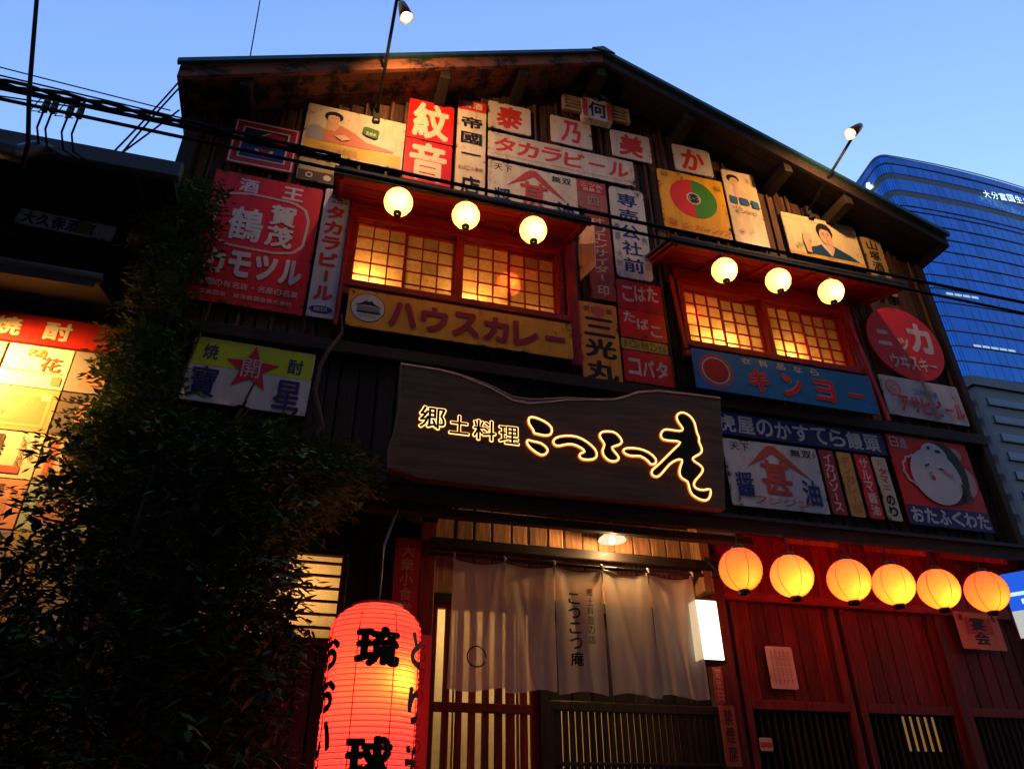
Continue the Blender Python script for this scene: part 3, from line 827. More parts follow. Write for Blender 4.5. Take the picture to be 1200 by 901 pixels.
s = Sign('narrow white beer strip with red vertical katakana, right of the big red sign', 'sign', -.106, 5.09, .192, 1.22, (.58, .58, .62), rust=.15, y=-.05)
s.text('清酒宝', .12, .01, .88, .085, (.3, .05, .1), weight=.01); s.text('TAKARA', .1, .09, .9, .115, NAVY, weight=.02)
s.text('タカラビール', .16, .13, .84, .89, (.55, .03, .035), vert=True, weight=.06, fill=.8); s.disc(.5, .945, .08, NAVY, rz=.03); s.text('BEER', .25, .93, .75, .96, (.5, .5, .55), weight=.01)
s = Sign('green and white spirits sign with red star, above the vine', 'sign', -.484, 3.945, .775, .475, (.55, .55, .58), rust=.3, roll=-1.5)
s.rect(.01, .01, .99, .44, (.5, .6, .03)); s.text('焼', .08, .1, .22, .34, (.03, .05, .1), weight=.03); s.text('酎', .78, .14, .92, .38, (.03, .05, .1), weight=.03)
star = [(.5 + .23 * (1 if k % 2 == 0 else .42) * math.sin(R(36 * k)), .4 - .37 * (1 if k % 2 == 0 else .42) * math.cos(R(36 * k))) for k in range(10)]
s.poly(star, (.6, .012, .05), 'star'); s.text('開', .41, .24, .58, .54, (.55, .45, .5), weight=.01)
s.text('寶', .03, .46, .27, .93, (.02, .02, .13), weight=.018); s.text('星', .7, .5, .95, .95, (.02, .02, .13), weight=.03)
s = Sign('long blue sign with red disc and red katakana under the right window', 'sign', 3.62, 4.497, 1.69, .37, (.008, .16, .42), rust=.25, y=-.13, tilt=0)
s.ring(.115, .5, .155, .022, (.5, .06, .05), wob=.025); s.ring(.115, .5, .125, .012, (.6, .5, .45)); s.disc(.115, .5, .108, (.42, .02, .015))
s.text('衣料品なら', .24, .05, .72, .22, (.6, .5, .42), weight=.03, fill=.5); s.text('キンヨー', .25, .32, .98, .88, (.65, .42, .36), weight=.085, fill=.6); s.text('キンヨー', .25, .32, .98, .88, (.6, .012, .012), weight=.055, fill=.6)
s = Sign('round red whisky sign right of the right window', 'sign', 5.10, 5.2, .82, .82, (.68, .012, .01), rust=.35, outline=[(.405 * math.cos(R(k * 7.5)), .405 * math.sin(R(k * 7.5))) for k in range(48)])
s.text('ニ', .1, .3, .34, .62, (.62, .52, .46), weight=.05); s.text('ッ', .36, .38, .58, .62, (.62, .52, .46), weight=.06); s.text('カ', .55, .2, .9, .6, (.62, .52, .46), weight=.07); s.text('ウヰスキー', .2, .68, .84, .86, (.6, .52, .46), weight=.04)
s = Sign('white beer sign with a red sun mark, below the round whisky sign', 'sign', 5.094, 4.597, .856, .40, (.55, .55, .58), rust=.4)
s.disc(.14, .3, .085, (.55, .2, .15)); s.disc(.14, .3, .06, (.6, .45, .4))
for k in range(12):
    a = R(k * 30); s.poly([(.14 + .02 * math.cos(a + .2), .3 + .05 * math.sin(a + .2)), (.14 + .07 * math.cos(a), .3 + .15 * math.sin(a)), (.14 + .02 * math.cos(a - .2), .3 + .05 * math.sin(a - .2))], (.5, .03, .02), 'ray')
s.text('コメから酒', .36, .28, .68, .42, NAVY, weight=.02); s.text('アサヒビール', .14, .5, .97, .9, (.55, .03, .025), weight=.06)
s.poly([(.5, .02), (.55, .02), (.62, .98), (.58, .98)], (.3, .2, .1), 'stain')
s = Sign('long navy sign with white lettering for sponge cake buns', 'sign', 3.745, 4.086, 1.56, .2, (.012, .015, .13), rust=.25)
s.text('虎屋のかすてら饅頭', .0, .12, .97, .88, (.52, .5, .5), weight=.035)
for (x, col, t, tc, lab) in ((3.913, (.3, .02, .04), 'イカリソース', (.6, .5, .45), 'narrow dark red strip sign with white katakana, first of the four strips'), (4.082, (.5, .3, .07), 'ボンカレー印', (.5, .12, .04), 'narrow ochre strip sign with orange letters, second of the four strips'),
                       (4.251, (.6, .02, .025), 'サルマ醤油', (.62, .5, .46), 'narrow bright red strip sign with white letters, third of the four strips'), (4.418, (.55, .48, .36), 'クニヨ一のり', (.5, .05, .04), 'narrow cream strip sign with red and black letters, last of the four strips')):
    s = Sign(lab, 'sign', x, 3.689, .131, .545, col, rust=.45, group='four narrow strip signs')
    if x > 4.4: s.text('丸', .2, .03, .8, .14, (.3, .3, .2)); s.text('タマニ', .2, .17, .8, .55, tc, vert=True, weight=.03); s.text('のり', .2, .6, .8, .95, INKB, vert=True, weight=.06)
    else: s.text(t, .2, .05, .8, .96, tc, vert=True, weight=.035)
s = Sign('red poster of a white faced plump woman over a navy band, lower right', 'poster', 4.965, 3.80, .82, .79, (.6, .014, .01), rust=.3)
s.rect(.0, .79, 1, 1, (.015, .018, .13)); s.text('おたふくわた', .03, .81, .98, .97, (.5, .5, .54), weight=.05)
s.text('日進', .02, .03, .24, .15, (.55, .45, .45), weight=.01)
s.disc(.86, .46, .09, (.5, .3, .32), rz=.13); s.disc(.82, .15, .06, (.5, .25, .25))
s.ring(.28, .4, .16, .02, (.55, .4, .38), rz=.15, wob=.05)
s.disc(.62, .38, .215, (.012, .02, .015), rz=.285, name='hair'); s.disc(.48, .44, .25, (.5, .5, .54), rz=.25, name='face')
s.disc(.53, .2, .135, (.5, .5, .54), rz=.12, name='face')
s.disc(.43, .46, .024, (.5, .04, .03)); s.poly([(.38, .42), (.44, .38), (.45, .39), (.39, .435)], (.4, .25, .25), 'line')
s.poly([(.46, .1), (.5, .09), (.5, .12), (.47, .13)], INKB, 'eyebrow'); s.poly([(.56, .12), (.62, .13), (.61, .16), (.56, .15)], INKB, 'eyebrow')
s.poly([(.36, .33), (.42, .3), (.43, .315), (.37, .35)], INKB, 'eye'); s.poly([(.53, .34), (.6, .35), (.6, .37), (.54, .36)], INKB, 'eye'); s.poly([(.6, .34), (.7, .42), (.68, .44), (.58, .37)], (.5, .25, .3), 'line')
for dx in (0, .03, .06): s.poly([(.74 + dx, .5), (.76 + dx, .5), (.78 + dx, .68), (.76 + dx, .7)], INKB, 'hair')
s = Sign('wide cream poster of a man in a blue kimono holding a glass', 'poster', 4.50, 6.30, .845, .57, (.74, .6, .36), rust=.2)
s.rect(.0, .86, 1, 1, (.7, .42, .06)); s.rect(.0, .1, 1, .115, (.55, .42, .25))
s.poly([(.24, .84), (.26, .72), (.38, .66), (.45, .6), (.6, .58), (.66, .62), (.82, .74), (.93, .86), (.24, .86)], (.012, .06, .14), 'kimono')
s.poly([(.48, .58), (.6, .56), (.62, .66), (.58, .8), (.5, .66)], (.68, .42, .26), 'neck'); s.poly([(.45, .62), (.49, .58), (.57, .8), (.56, .84), (.53, .8)], (.6, .55, .5), 'collar')
s.disc(.535, .3, .09, INKB, rz=.115, name='hair'); s.disc(.535, .4, .068, (.7, .43, .27), rz=.1, name='face')
s.poly([(.44, .33), (.46, .18), (.55, .12), (.63, .2), (.645, .36), (.6, .26), (.5, .24)], INKB, 'hair')
for a, b in ((.5, .37), (.565, .37)): s.poly([(a - .02, b - .03), (a + .02, b - .035), (a + .02, b - .022), (a - .02, b - .017)], INKB, 'eyebrow'); s.disc(a, b + .01, .007, INKB, n=8, name='eye')
s.poly([(.53, .4), (.545, .46), (.525, .465)], (.5, .26, .16), 'nose'); s.poly([(.51, .51), (.56, .505), (.535, .525)], (.45, .12, .1), 'mouth')
s.poly([(.22, .86), (.2, .6), (.22, .42), (.27, .42), (.29, .56), (.28, .86)], (.68, .42, .26), 'hand'); s.poly([(.26, .42), (.33, .42), (.32, .58), (.27, .58)], (.5, .5, .35), 'glass'); s.text('乾杯', .1, .68, .18, .78, (.15, .2, .1), weight=.01); s.text('清酒の心', .46, .9, .6, .96, (.4, .2, .1), weight=.01)
s = Sign('narrow ochre sign with dark brush characters right of the kimono poster', 'sign', 5.09, 6.12, .225, .72, (.48, .34, .13), rust=.7, y=-.03)
s.text('山塚酒造', .2, .04, .75, .8, INKB, vert=True, weight=.04); s.rect(.06, .86, .94, .96, (.6, .5, .3))
s = Sign('yellow square sign with a disc half red and half green', 'sign', 3.113, 6.43, .69, .75, (.85, .42, .02), rust=.3, roll=0)
s.disc(.5, .42, .245, (.75, .04, .035), a0=90, a1=270, name='red_half'); s.disc(.5, .42, .245, (.06, .26, .03), a0=-90, a1=90, name='green_half')
s.disc(.5, .42, .075, CREAM); s.disc(.5, .42, .06, (.03, .03, .03)); s.text('エース', .4, .39, .6, .45, CREAM, weight=.02)
s.text('品質', .04, .04, .16, .12, (.3, .2, .02)); s.text('保証', .84, .12, .96, .2, (.3, .2, .02)); s.text('国産', .06, .84, .2, .95, (.6, .15, .03)); s.text('エースシャンソン', .26, .88, .96, .96, (.6, .12, .03), weight=.03)
s = Sign('narrow cream poster with a woman above a blue ribbon mark', 'poster', 3.672, 6.515, .362, .975, (.74, .58, .34), rust=.25)
s.disc(.3, .11, .07, INKB, rz=.055, name='hair'); s.disc(.32, .15, .048, (.7, .44, .28), rz=.055, name='face'); s.poly([(.3, .2), (.45, .22), (.66, .3), (.7, .4), (.3, .4), (.26, .3)], (.7, .46, .28), 'figure')
for a in (.29, .36): s.disc(a, .145, .005, INKB, n=8)
s.disc(.8, .1, .03, (.65, .38, .2)); s.poly([(.1, .36), (.3, .38), (.3, .47), (.1, .46)], (.02, .12, .25), 'ribbon'); s.poly([(.36, .37), (.62, .38), (.66, .46), (.4, .47)], (.02, .1, .28), 'ribbon'); s.poly([(.7, .38), (.92, .4), (.94, .49), (.74, .48)], (.02, .12, .25), 'ribbon')
s.text('ミツワ石', .14, .55, .8, .59, (.1, .1, .1), weight=.02); s.text('けん', .1, .5, .4, .54, (.1, .1, .1)); s.text('印', .2, .8, .34, .86, (.6, .1, .05)); s.text('上', .5, .78, .6, .83, (.2, .3, .1))

# crest ornament with ribbed wings under the ridge
o = empty('crest_ornament', (2.16, -.09, 7.33)); tag(o, 'winged crest ornament with a white shield under the roof ridge', 'ornament')
m = MB(); m.plate([(-.15, -.14), (.15, -.14), (.16, .12), (.1, .15), (-.1, .15), (-.16, .12)][::-1], -.03, .05); q = fixn(m.build('shield', enamel((.6, .55, .55), .5), o, bevel=.004))
m = MB(); m.flat([(-.15, -.13), (-.1, -.13), (-.1, .12), (-.155, .12)], -.033); m.flat([(.1, -.13), (.15, -.13), (.155, .12), (.1, .12)], -.033); fixn(m.build('red_stripe', ink((.45, .05, .03)), o))
m = MB(); put_glyph(m, '何', -.09, -.11, .09, .1, -.034, .03); m.build('lettering', ink(INKB), o)
m = MB(); m.tube([(-.12, -.02, .14), (-.1, -.03, .2), (0, -.03, .25), (.1, -.03, .2), (.12, -.02, .14)], .022, 8); m.lathe([(0, .19), (.03, .17), (.04, .14), (.02, .12)], (0, -.03, 0), 12); m.build('crown', BLACK, o, smooth=True)
for sx in (-1, 1):
    m = MB(); m.box(min(sx * .16, sx * .34), max(sx * .16, sx * .34), .0, .03, .0 - .06, .0 + .13); w_ = m.build('wing', plain('wing_wood', (.14, .06, .03), .6), o, bevel=.004)
    for z in (-.055, -.01, .035, .08, .12):
        m = MB(); m.box(min(sx * .17, sx * .33), max(sx * .17, sx * .33), -.02, -.001, z - .006, z + .008); m.build('rib', plain('wing_rib', (.4, .28, .16), .6), w_)
    m = MB(); m.box(min(sx * .325, sx * .345), max(sx * .325, sx * .345), -.021, .02, -.062, .132); m.build('rib', plain('wing_rib', (.4, .28, .16), .6), w_)

# ---- signs further left, on the low neighbour
s = Sign('long dirty white shop sign half hidden in shadow on the low building', 'sign', -1.84, 4.925, .60, .13, (.7, .7, .74), rust=.5, roll=-2)
s.text('大久保酒店', .04, .12, .8, .9, (.02, .02, .1), weight=.05, fill=.9); s.rect(.62, .1, .76, .9, (.3, .28, .08))
s = Sign('small red and white plate behind vine leaves on the low building', 'sign', -1.30, 4.965, .31, .19, (.6, .03, .05), rust=.4, roll=-3)
s.poly([(.02, .55), (.95, .62), (.95, .95), (.02, .9)], (.4, .4, .42)); s.poly([(.45, .2), (.55, .1), (.9, .42), (.86, .5), (.56, .26), (.48, .4)], (.45, .45, .48)); s.text('丸三', .1, .6, .5, .85, (.1, .1, .2), weight=.04)

# ---- hewn wood signboard with glowing brush letters
BOARD = [(0.424, 3.829), (0.529, 3.828), (0.662, 3.826), (0.787, 3.812), (0.979, 3.765), (1.134, 3.703), (1.24, 3.7), (1.33, 3.714), (1.492, 3.748), (1.674, 3.766), (1.825, 3.789), (1.919, 3.829), (2.003, 3.871), (2.156, 3.905), (2.399, 3.915), (2.621, 3.919), (2.58, 3.527), (2.518, 3.092), (2.222, 3.09), (1.656, 3.081), (1.124, 3.078), (0.819, 3.081), (0.573, 3.085), (0.401, 3.128), (0.394, 3.276), (0.42, 3.389), (0.433, 3.561)]
STROKES = [[(1.23, 3.563), (1.269, 3.568), (1.335, 3.548), (1.384, 3.513), (1.376, 3.459), (1.332, 3.447), (1.288, 3.453), (1.261, 3.455), (1.261, 3.478), (1.229, 3.515)], [(1.216, 3.408), (1.254, 3.398), (1.308, 3.397), (1.356, 3.357), (1.333, 3.32), (1.301, 3.311), (1.253, 3.339), (1.216, 3.374)], [(1.38, 3.407), (1.398, 3.444), (1.466, 3.467), (1.545, 3.472), (1.611, 3.442), (1.665, 3.396), (1.67, 3.351), (1.643, 3.324), (1.57, 3.315), (1.548, 3.336), (1.561, 3.36), (1.595, 3.37), (1.569, 3.396), (1.508, 3.417), (1.452, 3.401), (1.407, 3.383)], [(1.695, 3.507), (1.72, 3.531), (1.796, 3.539), (1.829, 3.513), (1.852, 3.474), (1.823, 3.446), (1.764, 3.427), (1.79, 3.395), (1.821, 3.358), (1.796, 3.331), (1.75, 3.326), (1.713, 3.356), (1.704, 3.396), (1.731, 3.44), (1.699, 3.478)], [(1.844, 3.413), (1.869, 3.434), (1.957, 3.442), (2.026, 3.424), (2.074, 3.383), (2.064, 3.346), (2.028, 3.336), (2.013, 3.363), (1.964, 3.393), (1.904, 3.379), (1.859, 3.389)], [(2.27, 3.736), (2.31, 3.755), (2.363, 3.73), (2.388, 3.682), (2.389, 3.606), (2.404, 3.577), (2.393, 3.544), (2.411, 3.503), (2.405, 3.466), (2.365, 3.442), (2.331, 3.42), (2.334, 3.4), (2.38, 3.378), (2.4, 3.35), (2.376, 3.312), (2.327, 3.265), (2.31, 3.234), (2.324, 3.207), (2.377, 3.201), (2.435, 3.225), (2.419, 3.166), (2.391, 3.134), (2.343, 3.135), (2.288, 3.163), (2.277, 3.208), (2.277, 3.254), (2.232, 3.266), (2.219, 3.306), (2.238, 3.355), (2.263, 3.406), (2.213, 3.394), (2.16, 3.358), (2.105, 3.292), (2.065, 3.253), (2.026, 3.266), (2.03, 3.301), (2.075, 3.336), (2.142, 3.403), (2.211, 3.472), (2.274, 3.531), (2.206, 3.526), (2.133, 3.523), (2.119, 3.558), (2.149, 3.605), (2.204, 3.606), (2.271, 3.603), (2.299, 3.625), (2.262, 3.671), (2.254, 3.708)]]
B = empty('wooden_signboard', (1.5, -.6, 3.08)); tag(B, 'big brown slab signboard with wavy top and glowing brush lettering over the door', 'signboard')
B0 = Vector((1.5, -.6, 3.08))
def bb(mb, name, mat, **k):
    o = mb.build(name, mat, B, None, **k); o.location = -B0; return o
SLAB = wood("smooth_slab_wood", (.15, .066, .032), rough=.55, grain=(.5, 5, 5), vary=0, lightcol=(.21, .1, .05))
LIT_EDGE = wood("lit_bevel_wood", (.42, .2, .14), rough=.6, grain=(2, 6, 6), vary=0)
def smooth(pts, it=1):
    for _ in range(it):
        q = []
        for i, p in enumerate(pts):
            a = pts[i - 1]; c = pts[(i + 1) % len(pts)]
            q.append((p[0] * .76 + (a[0] + c[0]) * .12, p[1] * .76 + (a[1] + c[1]) * .12)); q.append(((p[0] + c[0]) / 2, (p[1] + c[1]) / 2))
        pts = q
    return pts
bo = BOARD[::-1]
m = MB(); m.plate(bo, -.64, -.56); fixn(bb(m, 'slab', SLAB, bevel=.004))
m = MB()
tp = BOARD[:16]
for i in range(15):
    a, b = tp[i], tp[i + 1]; w0 = .014 + .03 * max(0, 1 - abs(a[0] - 1.2) / .45); w1 = .014 + .03 * max(0, 1 - abs(b[0] - 1.2) / .45)
    m.add([(a[0], -.645, a[1] - w0), (b[0], -.645, b[1] - w1), (b[0], -.632, b[1] + .006), (a[0], -.632, a[1] + .006), (a[0], -.56, a[1] + .006), (b[0], -.56, b[1] + .006)], [(0, 1, 2, 3), (3, 2, 5, 4)])
bb(m, 'lit_bevel', LIT_EDGE)  # light line along the upper bevel, put into a paler colour
NEON = glow('warm_neon', (1.0, .60, .20), 2.2); HALO = glow('warm_neon_halo', (1.0, .20, .02), .8)  # second glow imitates the orange halo round the letters
for s_ in STROKES:
    p = smooth(s_, 1)
    m = MB(); m.flat(p, -.6465); fixn(bb(m, 'brush_stroke', ink((.01, .008, .007))))
    m = MB(); m.tube([(x, -.651, z) for x, z in p], .0062, 6, closed=True); bb(m, 'glowing_outline', NEON, smooth=True)
    m = MB(); m.tube([(x, -.644, z) for x, z in p], .0105, 6, closed=True); bb(m, 'painted_halo', HALO, smooth=True)
sm = [('郷', .555, 3.40, .715, 3.55), ('土', .735, 3.385, .86, 3.515), ('料', .88, 3.365, 1.025, 3.505), ('理', 1.04, 3.36, 1.17, 3.485)]
for ch, x0, z0, x1, z1 in sm:
    m = MB(); put_glyph(m, ch, x0, z0, x1, z1, -.6445, .085); bb(m, 'painted_halo', HALO)
    m = MB(); put_glyph(m, ch, x0, z0, x1, z1, -.6465, .06); bb(m, 'glowing_outline', NEON)
    m = MB(); put_glyph(m, ch, x0 + .004, z0 + .004, x1 - .004, z1 - .004, -.6495, .022); bb(m, 'lettering', ink((.01, .008, .007)))
for x in (.7, 1.6, 2.4):
    m = MB(); m.bar((x, -.57, 3.5), (x, .0, 3.62), .025, .025); bb(m, 'strut', BLACK)

# ================================================================ lanterns
def ball_lantern(label, x, y, z, r, group, mat, energy, col, cord, bulb_z, strands=6):
    r *= random.uniform(.98, 1.02)
    o = empty('paper_lantern', (x, y, z)); tag(o, label, 'lantern', group)
    prof = []; n = 28
    for k in range(n + 1):
        a = R(-90 + 14 + (180 - 32) * k / n); q = 1 + .012 * (1 if k % 2 else -1)
        prof.append((r * q * math.cos(a), r * 1.02 * math.sin(a)))
    m = MB(); m.lathe(prof, n=24); m.build('shade', mat, o, smooth=True)
    z0, z1 = prof[0][1], prof[-1][1]; rb, rt = prof[0][0], prof[-1][0]
    m = MB(); m.lathe([(rb + .002, z0 + .008), (rb + .006, z0 - .002), (rb + .004, z0 - .022), (rb - .008, z0 - .024), (rb - .008, z0 + .004)], n=18); m.build('bottom_ring', BLACK, o, smooth=True)
    m = MB(); m.lathe([(rt + .002, z1 - .006), (rt + .006, z1 + .004), (rt + .002, z1 + .02), (.012, z1 + .022)], n=18); m.build('top_ring', BLACK, o, smooth=True)
    m = MB()
    for k in range(strands):
        a = math.pi * 2 * (k + .3) / strands
        m.tube([(r * 1.012 * math.cos(R(t)) * math.cos(a), r * 1.012 * math.cos(R(t)) * math.sin(a), r * 1.03 * math.sin(R(t))) for t in range(-74, 73, 12)], .0018, 4)
    m.build('seam', plain('lantern_thread', (.3, .08, .03), .8), o)
    m = MB(); m.tube([(0, 0, z1 + .02), (.004, .0, z1 + cord * .5), (0, .01, z1 + cord)], .004, 5); m.build('cord', BLACK, o)
    m = MB(); m.lathe([(.0, bulb_z - .028), (.018, bulb_z - .024), (.024, bulb_z - .005), (.018, bulb_z + .015), (.01, bulb_z + .03)], n=12); m.build('bulb', glow('lantern_bulb', (1, .7, .3), 6), o, smooth=True)
    l = lamp('lantern_light', (0, -r * .42, bulb_z), energy, col, .02, o)
    return o
YP = paper('yellow_lantern_paper', (1.0, .80, .34), (1.0, .40, .03), (1.0, .48, .055), 2.6, -.1, .1)
OP = paper('orange_lantern_paper', (1.0, .24, .03), (.85, .04, .028), (1.0, .20, .018), 1.75, -.12, .11)
names = ('leftmost', 'middle', 'rightmost')
for i, (x, z) in enumerate(((.326, 5.269), (.825, 5.264), (1.346, 5.251))):
    ball_lantern(f'{names[i]} of three round yellow lanterns under the eave over the left window', x, -.5, z, .102, 'yellow lanterns over the left window', YP, 1.1, (1, .80, .45), .1, -.03)
for i, (x, z) in enumerate(((2.957, 5.22), (3.452, 5.222), (3.956, 5.213))):
    ball_lantern(f'{names[i]} of three round yellow lanterns under the eave over the right window', x, -.5, z, .102, 'yellow lanterns over the right window', YP, 1.1, (1, .80, .45), .13, -.03)
nm = ('first from the left', 'second from the left', 'third from the left', 'fourth from the left', 'fifth from the left', 'sixth and last')
for i, (x, z) in enumerate(((2.584, 2.729), (2.939, 2.713), (3.356, 2.717), (3.692, 2.713), (4.045, 2.71), (4.438, 2.72))):
    ball_lantern(f'round orange red lantern, {nm[i]}, over the red wall', x, -.6, z, .129, 'row of six orange lanterns under the canopy', OP, (.6, 2.0, 1.4, 2.0, 1.6, .7)[i], (1, .62, .2), .15, -.05)
# red lanterns glimpsed inside the upper rooms
RP = paper('red_lantern_paper', (1, .1, .04), (.9, .03, .02), (1, .12, .03), .5, -.1, .1)
ball_lantern('red lantern glowing behind the frosted panes of the left window', 1.366, .25, 5.31, .1, None, RP, 9, (1, .3, .1), .3, -.02)
ball_lantern('red lantern glowing at the left edge inside the right window', 3.033, .25, 5.29, .1, None, RP, 9, (1, .3, .1), .3, -.02)

# big red cylinder lantern by the door
L = empty('big_red_lantern', (.392, -.8, 1.262)); tag(L, 'tall red cylindrical paper lantern with black brush characters beside the door', 'lantern')
RAD = .216; HH = 1.05
def lr(z):
    t = z / HH
    if t > .88: q = (t - .88) / .12; return RAD * (1 - .46 * q ** 2.4)
    if t < .10: q = (.10 - t) / .10; return RAD * (1 - .35 * q ** 2)
    return RAD
prof = []; nr = 44
for k in range(nr * 3 + 1):
    z = HH * k / (nr * 3); ph = k % 3
    prof.append((lr(z) * (1.0 if ph == 0 else .985), z))
BIGP = paper('red_cylinder_paper', (1.0, .12, .03), (1.0, .062, .055), (1.0, .085, .075), 1.05, 0, 1.0)
m = MB(); m.lathe(prof, n=48); m.build('shade', BIGP, L, smooth=True)
m = MB()
for k in range(nr + 1):
    z = HH * k / nr; r = lr(z) * 1.006
    m.tube([(r * math.cos(2 * math.pi * j / 40), r * math.sin(2 * math.pi * j / 40), z) for j in range(40)], .0016, 4, closed=True)
m.build('hoop', plain('lantern_hoop', (.5, .05, .03), .7), L)
m = MB()
for j in range(8):
    a = 2 * math.pi * (j + .42) / 8
    m.tube([(lr(HH * k / 16) * 1.01 * math.cos(a), lr(HH * k / 16) * 1.01 * math.sin(a), HH * k / 16) for k in range(17)], .0022, 4)
m.build('seam', plain('lantern_seam', (.5, .01, .01), .8), L)
m = MB(); m.lathe([(lr(HH) + .004, HH - .004), (lr(HH) + .008, HH + .01), (lr(HH) + .002, HH + .012), (.02, HH + .016)], n=32); m.build('top_cap', plain('red_cap', (.3, .02, .015), .6), L, smooth=True)
m = MB(); m.lathe([(lr(0) + .004, .004), (lr(0) + .008, -.01), (lr(0) + .002, -.04), (lr(0) - .02, -.04)], n=32); m.build('bottom_cap', BLACK, L, smooth=True)
def wrap(ang, zc, w, h, ch, weight, name='lettering'):
    """a character painted round the paper, ang in degrees, -90 faces the street"""
    m = MB()
    def fn(x, z):
        a = R(ang) + x / RAD; r = max(lr(z), .01) * 1.012 + .001; return (r * math.cos(a), r * math.sin(a), z)
    put_glyph(m, ch, -w / 2, zc - h / 2, w / 2, zc + h / 2, 0, weight, fn=fn); return m.build(name, ink((.012, .008, .008)), L)
for ang, txt, w, zs in ((-92, '琉球', .2, (.85, .40)), (-28, 'とり天', .14, (.86, .62, .38)), (-160, 'おおいた', .14, (.84, .66, .48, .30)), (30, '名物', .18, (.8, .4)), (150, '料理', .18, (.8, .4))):
    for ch, zc in zip(txt, zs):
        wrap(ang, zc - .02, w, .17 if len(txt) < 3 else .15, ch, .065)
lamp('lantern_light', (.10, -.13, .70), 3.4, (1, 1, .15), .03, L)
m = MB(); m.lathe([(0, .66), (.022, .67), (.03, .70), (.02, .73), (.012, .76)], (.085, -.06, 0), 12); m.build('bulb', glow('big_lantern_bulb', (1, .7, .3), 6), L)
m = MB(); m.tube([(0, 0, HH + .04), (0, 0, HH + .3), (.1, .3, 2.98 - 1.28)], .008, 6); m.build('hanger', BLACK, L)

# ================================================================ noren curtain
NO = empty('door_curtain', (1.64, -.3, 2.77)); tag(NO, 'off white cloth door curtain in five panels with black brush writing', 'curtain')
def cloth_mat():
    m = bpy.data.materials.new('thin_linen'); m.use_nodes = True; nt = m.node_tree; nt.nodes.clear(); o = N(nt, "ShaderNodeOutputMaterial")
    d = N(nt, "ShaderNodeBsdfDiffuse"); t = N(nt, "ShaderNodeBsdfTranslucent"); tp = N(nt, "ShaderNodeBsdfTransparent")
    f, _ = pos_noise(nt, 6, (1, 1, 1), 6, .6); c = ramp(nt, f, [(.3, (.66, .56, .42)), (.7, (.78, .68, .52))])
    nt.links.new(c, d.inputs[0]); nt.links.new(c, t.inputs[0]); tp.inputs[0].default_value = (.8, .72, .6, 1)
    a = N(nt, "ShaderNodeMixShader"); a.inputs[0].default_value = .45; nt.links.new(d.outputs[0], a.inputs[1]); nt.links.new(t.outputs[0], a.inputs[2])
    b = N(nt, "ShaderNodeMixShader"); b.inputs[0].default_value = .22; nt.links.new(a.outputs[0], b.inputs[1]); nt.links.new(tp.outputs[0], b.inputs[2]); nt.links.new(b.outputs[0], o.inputs[0]); return m
CL = cloth_mat()
NX0, NX1, NT, NB = .86, 2.42, 2.745, 2.03
def clothy(i, u, z):
    """how far the cloth hangs forward: folds fan out from the hanging loops"""
    v = (NT - z) / (NT - NB)
    sag = math.sin(math.pi * u)
    f = .020 * v * math.sin(2 * math.pi * (u * (1.4 + .35 * i) + .2 * i)) + .022 * math.exp(-((u - .18 - .42 * v) / .08) ** 2) * (.3 + v) - .018 * math.exp(-((u - .85 + .3 * v) / .09) ** 2) * (.4 + v * .6)
    f += .005 * math.sin(u * 11 + i * 2 + v * 3) * v + .02 * (1 - v) * sag
    return -.3 - f * .48 - .02 * v
for i in range(5):
    a = NX0 + (NX1 - NX0) * i / 5; b = NX0 + (NX1 - NX0) * (i + 1) / 5
    nu, nv = 36, 28; vs = []; fs = []
    for r in range(nv + 1):
        for q in range(nu + 1):
            u = q / nu; v = r / nv; top = NT - .022 * math.sin(math.pi * u); z = top + (NB - .012 * math.sin(5 * u + i) - .012 * i * 0 - top) * v
            xx = a + .004 + (b - a - .008) * u + .012 * math.sin(i * 1.7 + 2) * v
            if i == 0: xx -= .03 * v * (1 - u)
            vs.append((xx - 1.64, clothy(i, u, z) + .3, z - 2.77))
    for r in range(nv):
        for q in range(nu):
            k = r * (nu + 1) + q; fs.append((k, k + nu + 1, k + nu + 2, k + 1))
    m = MB(); m.add(vs, fs); m.build('cloth_panel', CL, NO, smooth=True)
m = MB(); m.tube([(-.93, 0, 0), (-.3, 0, -.004), (.3, 0, -.004), (.86, 0, 0)], .011, 8); m.build('rod', BLACK, NO, smooth=True)
for i in range(6):
    x = NX0 + (NX1 - NX0) * i / 5 - 1.64; x = min(max(x, -.775), .775)
    m = MB(); m.tube([(x, -.014, -.03), (x, -.016, .0), (x, 0, .015), (x, .016, 0), (x, .012, -.03)], .007, 6); m.build('loop', plain('linen_loop', (.4, .36, .32), .9), NO)
for i in range(5):
    a = NX0 + (NX1 - NX0) * i / 5 - 1.64; b = NX0 + (NX1 - NX0) * (i + 1) / 5 - 1.64
    m = MB(); m.tube([(a + (b - a) * k / 8, -.024, -.022 - .024 * math.sin(math.pi * k / 8)) for k in range(9)], .0025, 4); m.build('string', BLACK, NO)
def ntext(t, xc, z0, z1, w, weight):
    m = MB(); n = len(t); h = (z1 - z0) / n; i = 2; a = NX0 + (NX1 - NX0) * i / 5; b = a + (NX1 - NX0) / 5
    for k, ch in enumerate(t):
        zt = z1 - h * k
        def fn(x, z): return (x - 1.64, clothy(i, (x - a) / (b - a), z) + .3 - .010, z - 2.77)
        hh = h * (.42 if ch in 'つこ' else .5)
        put_glyph(m, ch, xc - w / 2, zt - h / 2 - hh * .85, xc + w / 2, zt - h / 2 + hh * .85, 0, weight, fn=fn)
    m.build('lettering', ink((.015, .013, .012)), NO)
ntext('こつこつ庵', 1.595, 2.17, 2.60, .07, .03)
ntext('郷土料理の店', 1.70, 2.30, 2.63, .04, .005)
m = MB(); a_ = [2 * math.pi * k / 28 for k in range(28)]
